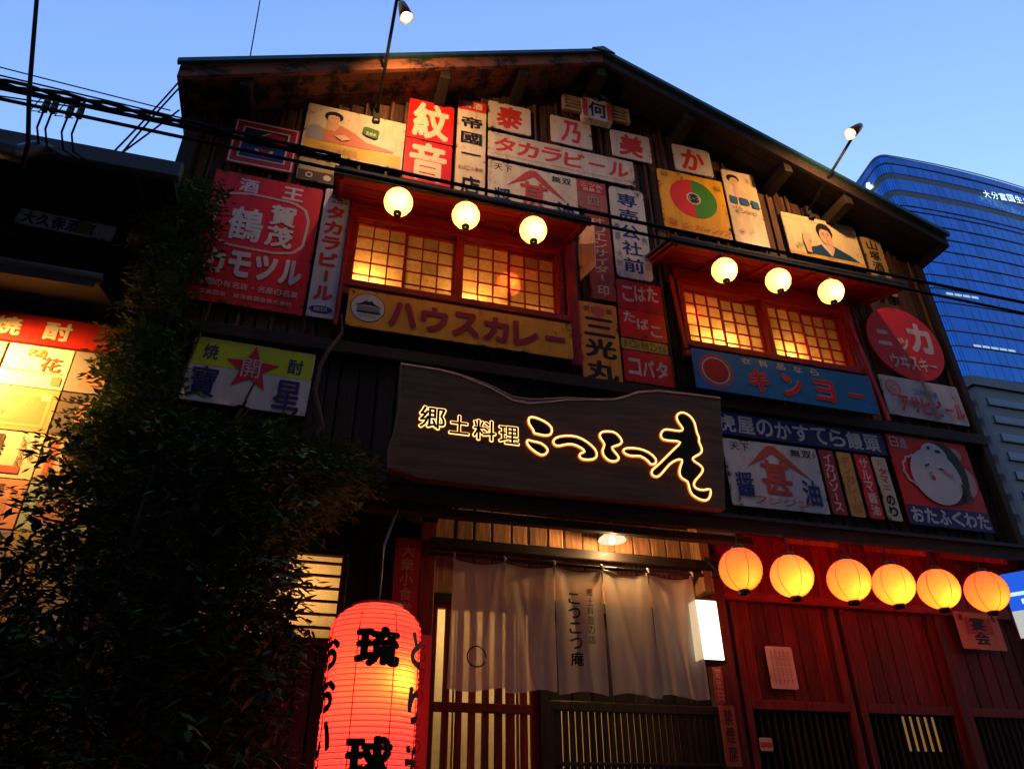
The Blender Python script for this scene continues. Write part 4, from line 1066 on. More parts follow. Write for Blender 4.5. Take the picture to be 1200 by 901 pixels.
def fo(r, k): x = 1.005 + r * math.cos(a_[k]); z = 2.20 + r * math.sin(a_[k]); return (x - 1.64, clothy(0, (x - NX0) / .312, z) + .3 - .009, z - 2.77)
m.add([fo(.058, k) for k in range(28)] + [fo(.050, k) for k in range(28)], [(k, (k + 1) % 28, (k + 1) % 28 + 28, k + 28) for k in range(26)]); m.build('ring_mark', ink((.02, .015, .015)), NO)
# wrought bracket carrying the rod
m = MB(); m.tube([(2.56, -.3, 2.77), (2.62, -.28, 2.78), (2.66, -.2, 2.85), (2.64, -.12, 2.95)], .012, 6); m.tube([(2.6, -.3, 2.77), (2.72, -.26, 2.86), (2.74, -.12, 2.98)], .01, 6)
tag(m.build('rod_bracket', BLACK, smooth=True), 'forked black iron bracket holding the right end of the curtain rod', 'bracket')

# pendant lamp over the door
P = empty('pendant_lamp', (1.91, -.24, 2.975)); tag(P, 'white enamel dish pendant lamp over the door curtain', 'lamp')
m = MB(); m.lathe([(.012, .045), (.03, .04), (.06, .028), (.085, .008), (.092, -.006), (.088, -.006), (.08, .005), (.055, .022), (.02, .034)], n=28)
m.build('shade', glow('lit_white_enamel', (1, .78, .5), 1.1), P, smooth=True)
m = MB(); m.tube([(0, 0, .04), (0, 0, .12)], .005, 6); m.build('stem', plain('copper_stem', (.4, .15, .05), .4, .8), P)
m = MB(); m.lathe([(0, -.03), (.014, -.026), (.02, -.01), (.014, .01), (.008, .03)], n=12); m.build('bulb', glow('pendant_bulb', (1, .75, .45), 8), P, smooth=True)
lamp('pendant_light', (0, 0, -.045), 26, (1, .6, .26), .02, P)

# backlit box sign at the end of the curtain
X = empty('light_box', (2.50, -.24, 2.435)); tag(X, 'small glowing white light box at the right end of the curtain', 'light box')
m = MB(); m.box(-.075, .075, -.05, .05, -.18, .18); m.build('case', glow('light_box_face', (1.0, .86, .62), 2.6), X, bevel=.006)
m = MB(); m.box(-.08, .08, -.055, .055, -.2, -.18); m.box(-.08, .08, -.055, .055, .18, .195); m.build('frame', BLACK, X)
m = MB(); m.bar((.0, .05, .1), (.14, .2, .1), .02, .02); m.build('arm', BLACK, X)

# papers and plates of the ground floor
s = Sign('pink lit paper notice taped to the red door', 'notice', 3.142, 2.28, .2, .265, (.75, .5, .45), rust=0, y=-.04, thick=.003)  # pink light put into the paper colour
for k in range(5): s.text('本日のおすすめ'[:6], .12 + .16 * (4 - k), .08, .22 + .16 * (4 - k), .9, (.3, .1, .08), vert=True, weight=0)
s = Sign('orange notice with black characters under the last lantern', 'notice', 4.86, 2.60, .40, .265, (.8, .3, .16), rust=.1, y=-.07, thick=.004)
s.rect(.2, .15, .8, .6, (.55, .08, .05)); s.text('宴会', .32, .12, .66, .9, INKB, vert=True, weight=.04); s.text('酒', .06, .08, .18, .24, INKB); s.text('魚', .82, .08, .94, .24, INKB)
s = Sign('long vertical dark red sign left of the door with pale characters', 'sign', .62, 2.665, .155, .50, (.3, .018, .015), rust=.2, y=-.1)
s.text('大衆小食堂', .25, .06, .75, .94, (.4, .2, .16), vert=True, weight=.02)
s = Sign('pinkish red vertical banner behind the big lantern', 'banner', .665, 1.80, .13, .95, (.5, .06, .05), rust=0, y=-.45, thick=.004)
s.text('名物りゅうきゅう', .25, .04, .75, .96, (.3, .02, .02), vert=True, weight=0)
s = Sign('small upright dull red plate on the door post under the light box', 'sign', 2.66, 1.86, .10, .34, (.3, .07, .04), rust=.5, y=-.09)
s.text('禁煙席', .2, .05, .8, .95, (.05, .02, .02), vert=True, weight=.03)
s = Sign('narrow red strip on the door post right below the light box', 'sign', 2.63, 2.15, .06, .22, (.3, .04, .03), rust=.5, y=-.09)
s.text('定休日', .2, .05, .8, .95, (.4, .2, .16), vert=True, weight=.02)
s = Sign('tiny white and red sticker plate low on the first red door', 'sign', 2.93, 1.82, .09, .075, (.5, .45, .36), rust=.2, y=-.04, thick=.004)
s.rect(.05, .35, .95, .75, (.5, .05, .04))

# blue shop sign at the right edge, standing out from the wall
X = empty('blue_light_sign', (5.04, -.60, 2.70)); X.rotation_euler = (0, 0, R(-58)); tag(X, 'glowing blue box sign jutting from the wall at the right edge', 'light box')
m = MB(); m.box(-.3, .3, -.06, .06, -.24, .24); m.build('case', DARKMETAL, X, bevel=.008)
m = MB(); m.box(-.28, .28, -.066, -.061, -.04, .22); m.build('face', glow('blue_sign_face', (.02, .12, .75), 1.0), X)
m = MB(); m.box(-.28, .28, -.066, -.061, -.22, -.04); m.build('lower_face', glow('white_sign_face', (.7, .7, .68), .75), X)
m = MB(); m.box(-.28, .28, -.0705, -.067, .06, .085); m.box(-.2, .24, -.0705, -.067, .0, .035); m.build('white_stripe', glow('sign_letters', (.6, .85, 1), 1.1), X)

# ================================================================ flood lamps on arms
def flood(label, a, b, head, bulb):
    o = empty('flood_lamp', a); A = Vector(a); tag(o, label, 'lamp', 'flood lamps on arms over the gable')
    b, head, bulb = Vector(b) - A, Vector(head) - A, Vector(bulb) - A
    m = MB(); m.tube([(0, 0, 0), b * .5, b], .014, 8); m.build('arm', BLACK, o, smooth=True)
    m = MB(); m.box(-.03, .03, -.04, .04, -.06, .06); m.lathe([(.03, -.12), (.035, -.1), (.02, -.08)], (0, -.05, 0), 10); m.build('wall_bracket', DARKMETAL, o)
    d = (bulb - head).normalized(); q = d.to_track_quat('-Z', 'Y')
    m = MB(); L_ = (bulb - head).length
    m.lathe([(.018, .0), (.03, -.02), (.038, -.06), (.055, -L_ - .01), (.052, -L_ - .01), (.034, -.06), (.0, -.04)], n=20)
    h = m.build('reflector', plain('bronze_reflector', (.25, .11, .05), .4, .5), o, smooth=True); h.location = head; h.rotation_mode = 'QUATERNION'; h.rotation_quaternion = q
    m = MB(); m.tube([b, b + (head - b) * .6, head], .008, 6); m.build('neck', BLACK, o)
    m = MB(); m.lathe([(0, -.036), (.022, -.028), (.036, -.006), (.03, .018), (.014, .04)], n=16)
    h = m.build('bulb', glow('flood_bulb', (1, .72, .38), 30), o, smooth=True); h.location = bulb
    return o, q
o, q = flood('flood lamp on a thin black arm above the left half of the gable', (.107, 0, 6.69), (.128, -.9, 7.03), (.165, -.9, 7.0), (.215, -.9, 6.83))
AIM = lambda src, dst: (Vector(dst) - Vector(src)).to_track_quat('-Z', 'Y').to_euler()
lamp('flood_light', (.215 - .107, -.86, 6.80 - 6.69), 90, (1, .52, .2), .035, o, 'SPOT', AIM((.215, -.86, 6.8), (.75, 0, 6.35)), R(150), .8)
o, q = flood('flood lamp on a thin black arm against the sky near the tower', (4.421, 0, 6.676), (4.405, -.86, 6.90), (4.44, -.9, 6.95), (4.285, -.9, 6.79))
lamp('flood_light', (4.27 - 4.421, -.86, 6.76 - 6.676), 80, (1, .52, .2), .035, o, 'SPOT', AIM((4.285, -.86, 6.76), (4.15, 0, 6.25)), R(150), .8)

# ================================================================ cables
def cat(a, b, sag, n=24):
    a, b = Vector(a), Vector(b)
    return [a + (b - a) * (k / n) - Vector((0, 0, sag * 4 * (k / n) * (1 - k / n))) for k in range(n + 1)]
def cable(label, pts, r, grp=None, name='overhead_cable'):
    m = MB(); m.tube(pts, r, 6); return tag(m.build(name, CABLE, smooth=True), label, 'cable', grp)
cable('upper black power cable crossing the whole front level with the window lanterns', cat((-9, -1.2, 4.93), (14, -1.2, 4.82), .05, 60), .0125, 'power cables across the front')
cable('lower black power cable crossing the front just under the first', cat((-9, -1.2, 4.89), (14, -1.22, 4.66), .06, 60), .0105, 'power cables across the front')
# thick left part: messenger bundle with lashings
bund = []
for k in range(3):
    off = k * 2.1
    bund.append([(x, -1.2 + .018 * math.cos(x * 9 + off), 4.90 - .025 * (x + 2.2) - .0 + .022 * math.sin(x * 9 + off)) for x in [-9 + .1 * i for i in range(90)]])
m = MB()
for b in bund: m.tube(b, .011, 5)
tag(m.build('cable_bundle', CABLE, smooth=True), 'thick twisted cable bundle lashed to the power cables at the left edge', 'cable')
cable('thin wire high against the sky running to the left roof corner', cat((-7, -.9, 5.75), (-1.27, -.6, 5.60), .03), .0045)
cable('thin slanting wire just above the cable bundle, upper left', cat((-7, -1.1, 5.3), (-.1, -1.1, 4.985), .02), .005)
cable('short thin wire below the bundle, ending at the hanging insulators', cat((-6, -1.15, 4.62), (-1.5, -1.2, 4.83), .04), .0045)
cable('vertical black cable rising out of the top left corner', [(-2.15, -1.25, 7.2), (-1.933, -1.25, 5.573), (-1.829, -1.25, 5.137), (-1.749, -1.25, 4.804), (-1.675, -1.2, 4.493), (-1.7, -1.1, 4.40)], .012)
cable('slack stay wire from the left roof corner, outer of the pair', cat((-1.30, -.5, 6.05), (-1.455, -.75, 4.97), .02), .006, 'stay wires under the left roof corner')
cable('slack stay wire from the left roof corner, inner of the pair', cat((-1.28, -.5, 6.0), (-1.409, -.75, 4.97), -.02), .006, 'stay wires under the left roof corner')
cable('short stay wire from the house wall to the low roof', [(-1.22, -.6, 5.62), (-1.29, -.7, 5.3), (-1.40, -.76, 4.98)], .006)
m = MB(); m.tube([(-.99, -.3, 7.6), (-.93, -.3, 6.55)], .005, 5)
tag(m.build('aerial_rod', CABLE), 'thin upright aerial wire above the left part of the roof', 'antenna')
for i, (x, lab) in enumerate(((-1.675, 'first hanging cable insulator from the left edge'), (-1.635, 'second hanging cable insulator, close to the first'), (-1.555, 'third hanging cable insulator'), (-1.505, 'fourth hanging cable insulator, nearest the roof corner'))):
    o = empty('cable_insulator', (x, -1.2, 4.83)); tag(o, lab, 'insulator', 'insulators hanging under the cable bundle')
    m = MB(); m.lathe([(.006, .06), (.006, .0), (.016, -.0), (.018, -.03), (.011, -.035), (.018, -.04), (.018, -.075), (.006, -.085)], n=10); m.build('body', BLACK, o, smooth=True)
    m = MB(); m.tube([(0, 0, -.08), (-.02, .05, -.16), (-.01, .12, -.22), (-.0, .3, -.1)], .006, 5); m.tube([(0, 0, .05), (-.04, 0, .0), (-.06, 0, -.1), (-.02, 0, -.09)], .0035, 4); m.build('lead_wire', CABLE, o)

# ================================================================ low neighbour building
Nb = empty('low_neighbour_house', (-4, 0, 0)); tag(Nb, 'low dark neighbouring house with metal gutter at the left', 'building')
def nb(mb, name, mat, **k):
    o = mb.build(name, mat, Nb, None, **k); o.location = (4, 0, 0); return o
m = MB(); m.box(-7, XL - .02, .05, 6, 0, 5.05); nb(m, 'wall', PLASTER)
m = MB(); m.add([(-7, -.72, 4.9), (-1.12, -.72, 4.96), (-1.12, .2, 5.05), (-7, .2, 5.05), (-7, -.72, 4.93), (-1.12, -.72, 4.99), (-1.12, .2, 5.08), (-7, .2, 5.08)], [(0, 3, 2, 1), (4, 5, 6, 7), (0, 1, 5, 4), (1, 2, 6, 5), (2, 3, 7, 6), (3, 0, 4, 7)]); nb(m, 'roof', DARKMETAL)
m = MB(); m.add([(-7, -.76, 4.80), (-1.05, -.76, 4.87), (-1.05, -.70, 4.87), (-7, -.70, 4.80), (-7, -.76, 4.94), (-1.05, -.76, 5.0), (-1.05, -.70, 5.0), (-7, -.70, 4.94)], [(0, 3, 2, 1), (4, 5, 6, 7), (0, 1, 5, 4), (1, 2, 6, 5), (2, 3, 7, 6), (3, 0, 4, 7)]); nb(m, 'gutter', plain('grey_gutter', (.035, .04, .05), .6, .1), bevel=.008)
for k in range(14):
    m = MB(); m.bar((-6.8 + k * .42, -.69, 4.87 + k * .004), (-6.8 + k * .42, .05, 4.96 + k * .004), .035, .05); nb(m, 'rafter_tail', WOOD_D)
m = MB(); m.tube([(-1.9, -1.3, 4.35), (-1.75, -1.1, 4.5), (-1.70, -1.05, 4.62), (-1.66, -1.0, 4.68)], [.05, .05, .04, .02], 8); nb(m, 'cable_entry_mast', BLACK, smooth=True)
m = MB(); m.tube([(-7, -.5, 4.28), (-1.36, -.5, 4.20)], .035, 10); nb(m, 'awning_roller', plain('awning_steel', (.02, .02, .022), .5, .3), smooth=True)
m = MB(); m.add([(-7, -.5, 4.25), (-1.38, -.5, 4.17), (-1.38, -.06, 4.3), (-7, -.06, 4.4)], [(0, 1, 2, 3)]); m.add([(-7, -.52, 4.25), (-1.38, -.52, 4.17), (-1.38, -.52, 4.12), (-7, -.52, 4.18)], [(0, 1, 2, 3)]); nb(m, 'awning_cloth', plain('awning_cloth', (.012, .008, .006), .9))
k = -7
while k < -1.4:
    o = piece('plank', WOOD_D, Nb, k + 4 + .07, .03, .2, .135, .03, 4.6); k += .14

# poster board with lamp
PB = empty('poster_board', (-1.85, -.02, 2.3)); tag(PB, 'lit poster board with red header and rows of menu posters at the left edge', 'notice board')
P0 = Vector((-1.85, -.02, 2.3))
def pb(mb, name, mat, parent=None, **k):
    o = mb.build(name, mat, parent or PB, None, **k)
    if not parent: o.location = -P0
    return o
m = MB(); m.box(-2.75, -1.12, -.02, .03, 2.2, 4.17); pb(m, 'backboard', plain('board_dark', (.06, .04, .03), .7))
m = MB(); m.box(-2.75, -1.12, -.05, -.02, 3.965, 4.165); h = pb(m, 'header', enamel((.5, .02, .015), .1), bevel=.003)
m = MB()
for ch, x in (('本', -2.45), ('格', -2.2), ('焼', -1.93), ('酎', -1.65)): put_glyph(m, ch, x - .075, 4.0, x + .075, 4.13, -.054, .045)
m.build('lettering', ink((.6, .5, .34)), h)
cols = ((-2.64, -2.27), (-2.26, -1.90), (-1.885, -1.53), (-1.52, -1.16))
pc = [[(.5, .4, .3), (.4, .3, .2), (.6, .45, .3), (.5, .3, .2), (.5, .45, .4), (.4, .4, .3)],
      [(.4, .28, .2), (.6, .5, .3), (.5, .45, .35), (.6, .4, .25), (.45, .3, .25), (.4, .4, .3)],
      [(.72, .62, .4), (.42, .27, .1), (.72, .6, .36), (.62, .26, .14), (.3, .2, .18), (.5, .4, .2)],
      [(.26, .22, .18), (.12, .08, .07), (.62, .42, .26), (.36, .4, .3), (.4, .28, .12), (.4, .3, .2)]]
for ci, (a, b) in enumerate(cols):
    for r in range(6):
        z1 = 3.955 - .291 * r; z0 = z1 - .283
        m = MB(); m.box(a, b, -.032 - .003 * ((ci + r) % 2), -.021, z0, z1); q = pb(m, 'poster', ink(pc[ci][r]))
        def tx(t, u0, v0, u1, v1, col, vert=True, wt=.03):
            mm = MB(); n = len(t)
            for i, ch in enumerate(t):
                uu0, uu1, vv0, vv1 = (u0, u1, v0 + (v1 - v0) * i / n, v0 + (v1 - v0) * (i + 1) / n) if vert else (u0 + (u1 - u0) * i / n, u0 + (u1 - u0) * (i + 1) / n, v0, v1)
                put_glyph(mm, ch, a + (b - a) * uu0, z1 - (z1 - z0) * vv1, a + (b - a) * uu1, z1 - (z1 - z0) * vv0, -.0375, wt)
            mm.build('lettering', ink(col), q)
        def rc(u0, v0, u1, v1, col, yy=-.0365):
            mm = MB(); mm.flat([(a + (b - a) * u0, z1 - (z1 - z0) * v0), (a + (b - a) * u0, z1 - (z1 - z0) * v1), (a + (b - a) * u1, z1 - (z1 - z0) * v1), (a + (b - a) * u1, z1 - (z1 - z0) * v0)], yy); mm.build('picture', ink(col), q)
        if (ci, r) == (2, 0): tx('名酒', .3, .08, .6, .28, (.3, .15, .05), False); tx('花', .55, .25, .88, .6, (.6, .08, .03)); rc(.8, .7, .95, .92, (.3, .2, .1)); rc(.04, .62, .95, .64, (.4, .25, .1))
        elif (ci, r) == (2, 1): rc(.08, .1, .92, .9, (.5, .32, .12)); rc(.14, .17, .86, .83, (.38, .22, .08), -.0372); rc(.76, .12, .9, .28, (.6, .5, .3), -.0376)
        elif (ci, r) == (2, 2): tx('黒霧', .18, .08, .48, .75, (.12, .06, .03)); tx('しまの芋焼酎', .7, .06, .8, .75, (.12, .06, .03), wt=.01); tx('おすすめ', .86, .1, .94, .6, (.2, .1, .04), wt=.01); rc(.5, .75, .8, .9, (.6, .1, .05))
        elif (ci, r) == (3, 1):
            mm = MB(); mm.flat([(a + .2 + .1 * math.cos(t * .26), z1 - .14 + .1 * math.sin(t * .26)) for t in range(24)][::-1], -.0368); mm.build('picture', ink((.4, .16, .08)), q)
            tx('虎', .42, .28, .76, .72, (.06, .05, .06), wt=.05)
        elif r % 3 == 0: tx('地酒', .2, .1, .7, .3, (.15, .08, .05), False); rc(.2, .4, .8, .85, (.45, .2, .12))
        elif r % 3 == 1: rc(.1, .1, .9, .6, (.3, .25, .15)); tx('飲み放題', .1, .68, .9, .88, (.3, .06, .03), False)
        else: tx('芋焼酎', .35, .08, .65, .92, (.1, .05, .04)); rc(.1, .1, .22, .9, (.5, .12, .06))
g = empty('board_lamp', (-2.05, -.05, 3.4)); tag(g, 'small gooseneck lamp in front of the poster board, just off the left edge', 'lamp')
m = MB(); m.tube([(-.2, .0, .9), (-.2, -.2, .95), (-.12, -.4, .8), (-.05, -.42, .6)], .01, 6); m.build('neck', BLACK, g, smooth=True)
m = MB(); m.lathe([(.02, .04), (.05, .03), (.08, -.04), (.076, -.04), (.04, .02)], (-.05, -.42, .56), 18); m.build('shade', DARKMETAL, g, smooth=True)
m = MB(); m.lathe([(0, -.03), (.025, -.02), (.03, .0), (.015, .03)], (-.05, -.42, .55), 12); m.build('bulb', glow('board_bulb', (1, .7, .3), 10), g, smooth=True)
lamp('board_light', (-.05, -.42, .50), 210, (1, .52, .13), .03, g, 'SPOT', (Vector((-1.93, 0, 3.62)) - Vector((-2.1, -.45, 3.92))).to_track_quat('-Z', 'Y').to_euler(), R(135), .8)

# ================================================================ climbing plant and shrub
def inside(x, z, poly):
    c = False; n = len(poly)
    for i in range(n):
        (x1, z1), (x2, z2) = poly[i], poly[i - 1]
        if (z1 > z) != (z2 > z) and x < (x2 - x1) * (z - z1) / (z2 - z1) + x1: c = not c
    return c
from mathutils import noise
def leaf_mat(name, c1, c2):
    m, nt, b = newmat(name)
    f, _ = pos_noise(nt, 14, (1, 1, 1), 4, .6)
    c = ramp(nt, f, [(.3, c1), (.7, c2)]); nt.links.new(c, b.inputs['Base Color']); b.inputs['Roughness'].default_value = .5
    b.inputs['Specular IOR Level'].default_value = .25
    return m
LEAF = leaf_mat('vine_leaf', (.06, .11, .03), (.16, .2, .05)); LEAF2 = leaf_mat('shrub_leaf', (.016, .036, .014), (.045, .075, .024))
def leaves(polys, y0, y1, count, size, gap=.0, seed=1, sc=3.0, pinnate=True):
    rnd = random.Random(seed); mb = MB()
    xs = [p[0] for q in polys for p in q]; zs = [p[1] for q in polys for p in q]; n = 0; tries = 0
    while n < count and tries < count * 30:
        tries += 1
        x, z = rnd.uniform(min(xs), max(xs)), rnd.uniform(min(zs), max(zs)); jx, jz = x + rnd.gauss(0, .035), z + rnd.gauss(0, .035)
        if not any(inside(jx, jz, q) for q in polys): continue
        y = y0 + (y1 - y0) * rnd.random() ** .8
        if noise.noise(Vector((x * sc, y * sc, z * sc + seed))) < gap: continue
        base = Vector((x, y, z)); a = rnd.uniform(0, 6.28); dr = Vector((math.cos(a), math.sin(a) * .6 - .3, rnd.uniform(-.9, .35))).normalized()
        side = dr.cross(Vector((0, 0, 1)))
        if side.length < .1: side = Vector((1, 0, 0))
        side.normalize(); up = side.cross(dr)
        k = 5 if pinnate else 1; L_ = size * rnd.uniform(.7, 1.3)
        for j in range(k):
            if pinnate:
                t = (j // 2 + 1) / 3; sd_ = (1, -1)[j % 2]; o_ = base + dr * (L_ * 2.2 * t) - Vector((0, 0, .3 * L_ * t * t)); ld = (dr * .6 + side * sd_ * .9 + up * rnd.uniform(-.3, .3)).normalized() if j < 4 else dr
            else: o_, ld = base, dr
            ls = ld.cross(up).normalized(); wv = ls * L_ * .24; tip = o_ + ld * L_; midp = o_ + ld * L_ * .45 + up * L_ * .08
            mb.add([o_, midp + wv - up * L_ * .06, tip, midp - wv - up * L_ * .06, midp], [(0, 4, 1), (4, 2, 1), (0, 3, 4), (4, 3, 2)])
        n += 1
    return mb
V1 = [(-1.10, 5.36), (-1.0, 5.4), (-.92, 5.1), (-.96, 4.8), (-1.0, 4.4), (-.97, 4.0), (-.92, 3.6), (-1.22, 3.6), (-1.2, 4.2), (-1.2, 4.7), (-1.28, 4.93), (-1.18, 5.12)]
V2 = [(-1.2, 4.0), (-.97, 3.9), (-.92, 3.55), (-.6, 3.42), (-.3, 3.46), (.0, 3.36), (.30, 3.30), (.36, 3.2), (.12, 3.02), (-.1, 2.9), (-1.15, 2.7), (-1.36, 2.9), (-1.34, 3.3), (-1.22, 3.6)]
VN = empty('climbing_vine', (-.9, -.2, .12)); tag(VN, 'leafy climbing vine covering the left corner of the house front', 'plant')
V0 = Vector((-.9, -.2, .12))
q = leaves([V1], -.40, -.03, 1150, .05, -.12, 3); o = q.build('foliage', LEAF, VN, -V0); o['kind'] = 'stuff'
q = leaves([V2], -.45, -.03, 3600, .052, -.2, 5); o = q.build('foliage', LEAF, VN, -V0); o['kind'] = 'stuff'
q = leaves([[(-.8, 3.0), (-.02, 2.98), (-.06, 2.72), (-.12, 2.5), (-.04, 2.3), (-.1, 2.1), (-.8, 2.1)]], -.6, -.2, 1500, .05, -.28, 15); o = q.build('foliage', LEAF, VN, -V0); o['kind'] = 'stuff'
rnd = random.Random(5)
q = leaves([[(-.75, 3.14), (-.3, 3.14), (.0, 3.14), (.26, 3.16), (.33, 3.06), (.1, 2.94), (-.2, 2.84), (-.75, 2.8)]], -.78, -.55, 800, .05, -.25, 21); o = q.build('foliage', LEAF, VN, -V0); o['kind'] = 'stuff'
for k in range(7):
    m = MB(); x0 = -1.1 + rnd.uniform(-.2, .2); pts = []
    ph = rnd.uniform(0, 6)
    top = (5.2, 4.6, 3.9, 3.6, 4.9, 3.5, 3.7)[k]; dx = (0, .1, .5, .9, -.05, 1.3, .7)[k]
    for i in range(22):
        t = i / 21; pts.append((x0 + dx * t * t + .06 * math.sin(t * 9 + ph), -.12 - .1 * math.sin(t * 5 + ph), .12 + (top - .12) * t))
    m.tube(pts, [.028 * (1 - .75 * i / 21) for i in range(22)], 6); o = m.build('stem', plain('vine_bark', (.05, .028, .018), .9), VN, -V0)
m = MB(); m.tube([(.04, -.1, 4.5), (.06, -.14, 4.31), (-.02, -.2, 4.1), (-.052, -.2, 3.984), (-.06, -.2, 3.8), (.017, -.2, 3.554), (-.1, -.2, 3.2)], [.008, .012, .014, .016, .016, .018, .02], 6); m.build('stem', plain('vine_bark', (.05, .028, .018), .9), VN, -V0)
S1 = [(-1.36, 2.1), (-1.2, 2.42), (-1.0, 2.84), (-.69, 3.06), (-.29, 3.0), (.03, 2.86), (-.08, 2.6), (.02, 2.3), (.06, 2.05), (.0, 1.7), (-.05, 1.2), (-.1, .3), (-2.4, .3), (-2.3, 1.6), (-1.75, 1.9)]
SH = empty('dark_shrub', (-.8, -1, .12)); tag(SH, 'large dark shrub filling the lower left corner in front of the house', 'shrub')
S0 = Vector((-.8, -1, .12))
q = leaves([S1], -1.35, -.6, 19000, .075, -.42, 9, 2.2, False); q2 = leaves([S1], -1.40, -.6, 2600, .055, -.35, 12, 2.2, True)
o = q.build('foliage', LEAF2, SH, -S0); o['kind'] = 'stuff'; o = q2.build('foliage', LEAF2, SH, -S0); o['kind'] = 'stuff'
for k in range(9):
    m = MB(); a = k * .7; pts = [(-.8 + .08 * math.cos(a) + .75 * math.cos(a) * t ** 1.3, -1 + .05 * math.sin(a) + .28 * math.sin(a) * t, .1 + (2.2 + .5 * math.sin(k * 3)) * t) for t in [i / 12 for i in range(13)]]
    m.tube(pts, [.03 * (1 - .8 * i / 12) for i in range(13)], 6); m.build('branch', plain('shrub_bark', (.015, .01, .008), .9), SH, -S0)

# ================================================================ unseen buildings added across the street to block sky light
for i, (x0, x1, h, lab) in enumerate(((-16, -4.2, 15, 'unseen dark building added across the street to block sky, left one'), (-4, 6.5, 13, 'unseen dark building added across the street to block sky, right behind the viewer'), (6.8, 20, 16, 'unseen dark building added across the street to block sky, right one'))):
    o = empty('added_sky_block_building', ((x0 + x1) / 2, -8, 0)); tag(o, lab, 'building'); o0 = Vector(((x0 + x1) / 2, -8, 0))
    m = MB(); m.box(x0, x1, -15, -7.4, 0, h); m.build('wall', plain('opposite_render', (.07, .06, .055), .9), o, -o0)
    m = MB(); m.box(x0 - .15, x1 + .15, -15, -7.2, h, h + .25); m.build('parapet', plain('opposite_render', (.07, .06, .055), .9), o, -o0)
    k = x0 + 1
    while k < x1 - 1.4:
        for z in range(4, int(h) - 2, 3):
            m = MB(); m.box(k, k + 1.1, -7.40, -7.37, z, z + 1.3); m.build('window', plain('opposite_window', (.02, .02, .025), .2), o, -o0)
        k += 2.4

# ================================================================ far tower
TA = Vector((.99673, -.08076)); TB = Vector((.16829, .98574)); TC = Vector((93.23, 70.0)); RC = 2.4
def plan(s):
    """walk round the tower front: s<0 is the narrow left face, s>0 the wide face; rounded corner between"""
    if s <= -RC: p = TC + TB * (-s); n = (-TB.y, TB.x); n = Vector((-TB.y, TB.x)); return p, n.normalized()
    if s >= RC: p = TC + TA * s + Vector((0, 1)) * .0022 * (s - RC) ** 2; return p, Vector((TA.y, -TA.x)) if False else Vector((TA.y + 0.0, -TA.x)).normalized()
    t = (s + RC) / (2 * RC); p0 = TC + TB * RC; p2 = TC + TA * RC
    p = p0 * (1 - t) ** 2 + TC * 2 * t * (1 - t) + p2 * t ** 2; return p, None
T = empty('glass_tower', (110, 85, 0)); tag(T, 'tall blue glass tower with a rounded corner far behind on the right', 'building')
T0 = Vector((110, 85, 0))
def tg_mat(name, c, rough, met):
    m, nt, b = newmat(name); oi = N(nt, "ShaderNodeObjectInfo")
    f, _ = pos_noise(nt, .35, (1, 1, 1), 3, .6)
    ad = N(nt, "ShaderNodeMath", operation='ADD'); nt.links.new(oi.outputs['Random'], ad.inputs[0]); nt.links.new(f, ad.inputs[1])
    cc = ramp(nt, ad.outputs[0], [(.3, tuple(x * .7 for x in c)), (1.0, c)])
    nt.links.new(cc, b.inputs['Base Color']); b.inputs['Roughness'].default_value = rough; b.inputs['Metallic'].default_value = met; return m
TG = tg_mat('blue_tower_glass', (.03, .13, .36), .12, .9); TD = plain('tower_spandrel', (.012, .03, .09), .4, .3); TBK = plain('tower_dark_band', (.02, .022, .03), .6)
ss = [-26, -20, -16, -12, -8.5, -6] + [-RC + .6 * k for k in range(9)] + [4 + 1.63 * (k + 1) for k in range(30)]
ss = sorted(set(round(x, 3) for x in ss))
ztop = 109.0; fl = []
z = ztop
bands = [(108.6, 109.0, 'edge'), (106.75, 107.0, 'l'), (102.9, 104.4, 'k'), (98.6, 100.1, 'k')]
zs_ = [96.2, 95.0, 92.1, 89.2] + [86.3 - 2.88 * k for k in range(11)]
for zz in zs_: bands.append((zz - .08, zz + .08, 'l'))
bands.sort(key=lambda b: -b[0])
def strip(mb, off, z0, z1, sl):
    vs = []; fs = []
    for s_ in sl:
        p, n_ = plan(s_); c_ = Vector((118, 92)); d_ = (p - c_).normalized()
        p = p + d_ * off; vs += [(p.x, p.y, z0), (p.x, p.y, z1)]
    for i in range(len(sl) - 1): fs.append((2 * i, 2 * i + 1, 2 * i + 3, 2 * i + 2))
    mb.add(vs, fs)
for z0, z1, k in bands:
    m = MB(); strip(m, .16 if k != 'k' else -.1, z0, z1, ss); o = m.build('dark_band' if k == 'k' else 'floor_line', TBK if k == 'k' else TD, T, -T0)
m = MB(); strip(m, -.25, 0, ztop, ss); m.build('core_wall', TD, T, -T0)
p0 = plan(ss[0])[0]; p1 = plan(ss[-1])[0]
m = MB(); m.add([(p0.x, p0.y, 0), (p0.x + 50, p0.y + 10, 0), (p1.x + 10, p1.y + 40, 0), (p1.x, p1.y, 0), (p0.x, p0.y, ztop), (p0.x + 50, p0.y + 10, ztop), (p1.x + 10, p1.y + 40, ztop), (p1.x, p1.y, ztop)], [(0, 1, 5, 4), (1, 2, 6, 5), (2, 3, 7, 6), (4, 5, 6, 7)]); m.build('back_wall', TD, T, -T0)
tpm = bpy.data.meshes.new('pane'); tpm.from_pydata([(-.5, 0, 0), (.5, 0, 0), (.5, 0, 1), (-.5, 0, 1)], [], [(0, 1, 2, 3)]); tpm.materials.append(TG)
npane = 0; stuff = MB(); rnd = random.Random(3)
rows = [(b[1], a[0]) for a, b in zip(bands[:-1], bands[1:])]
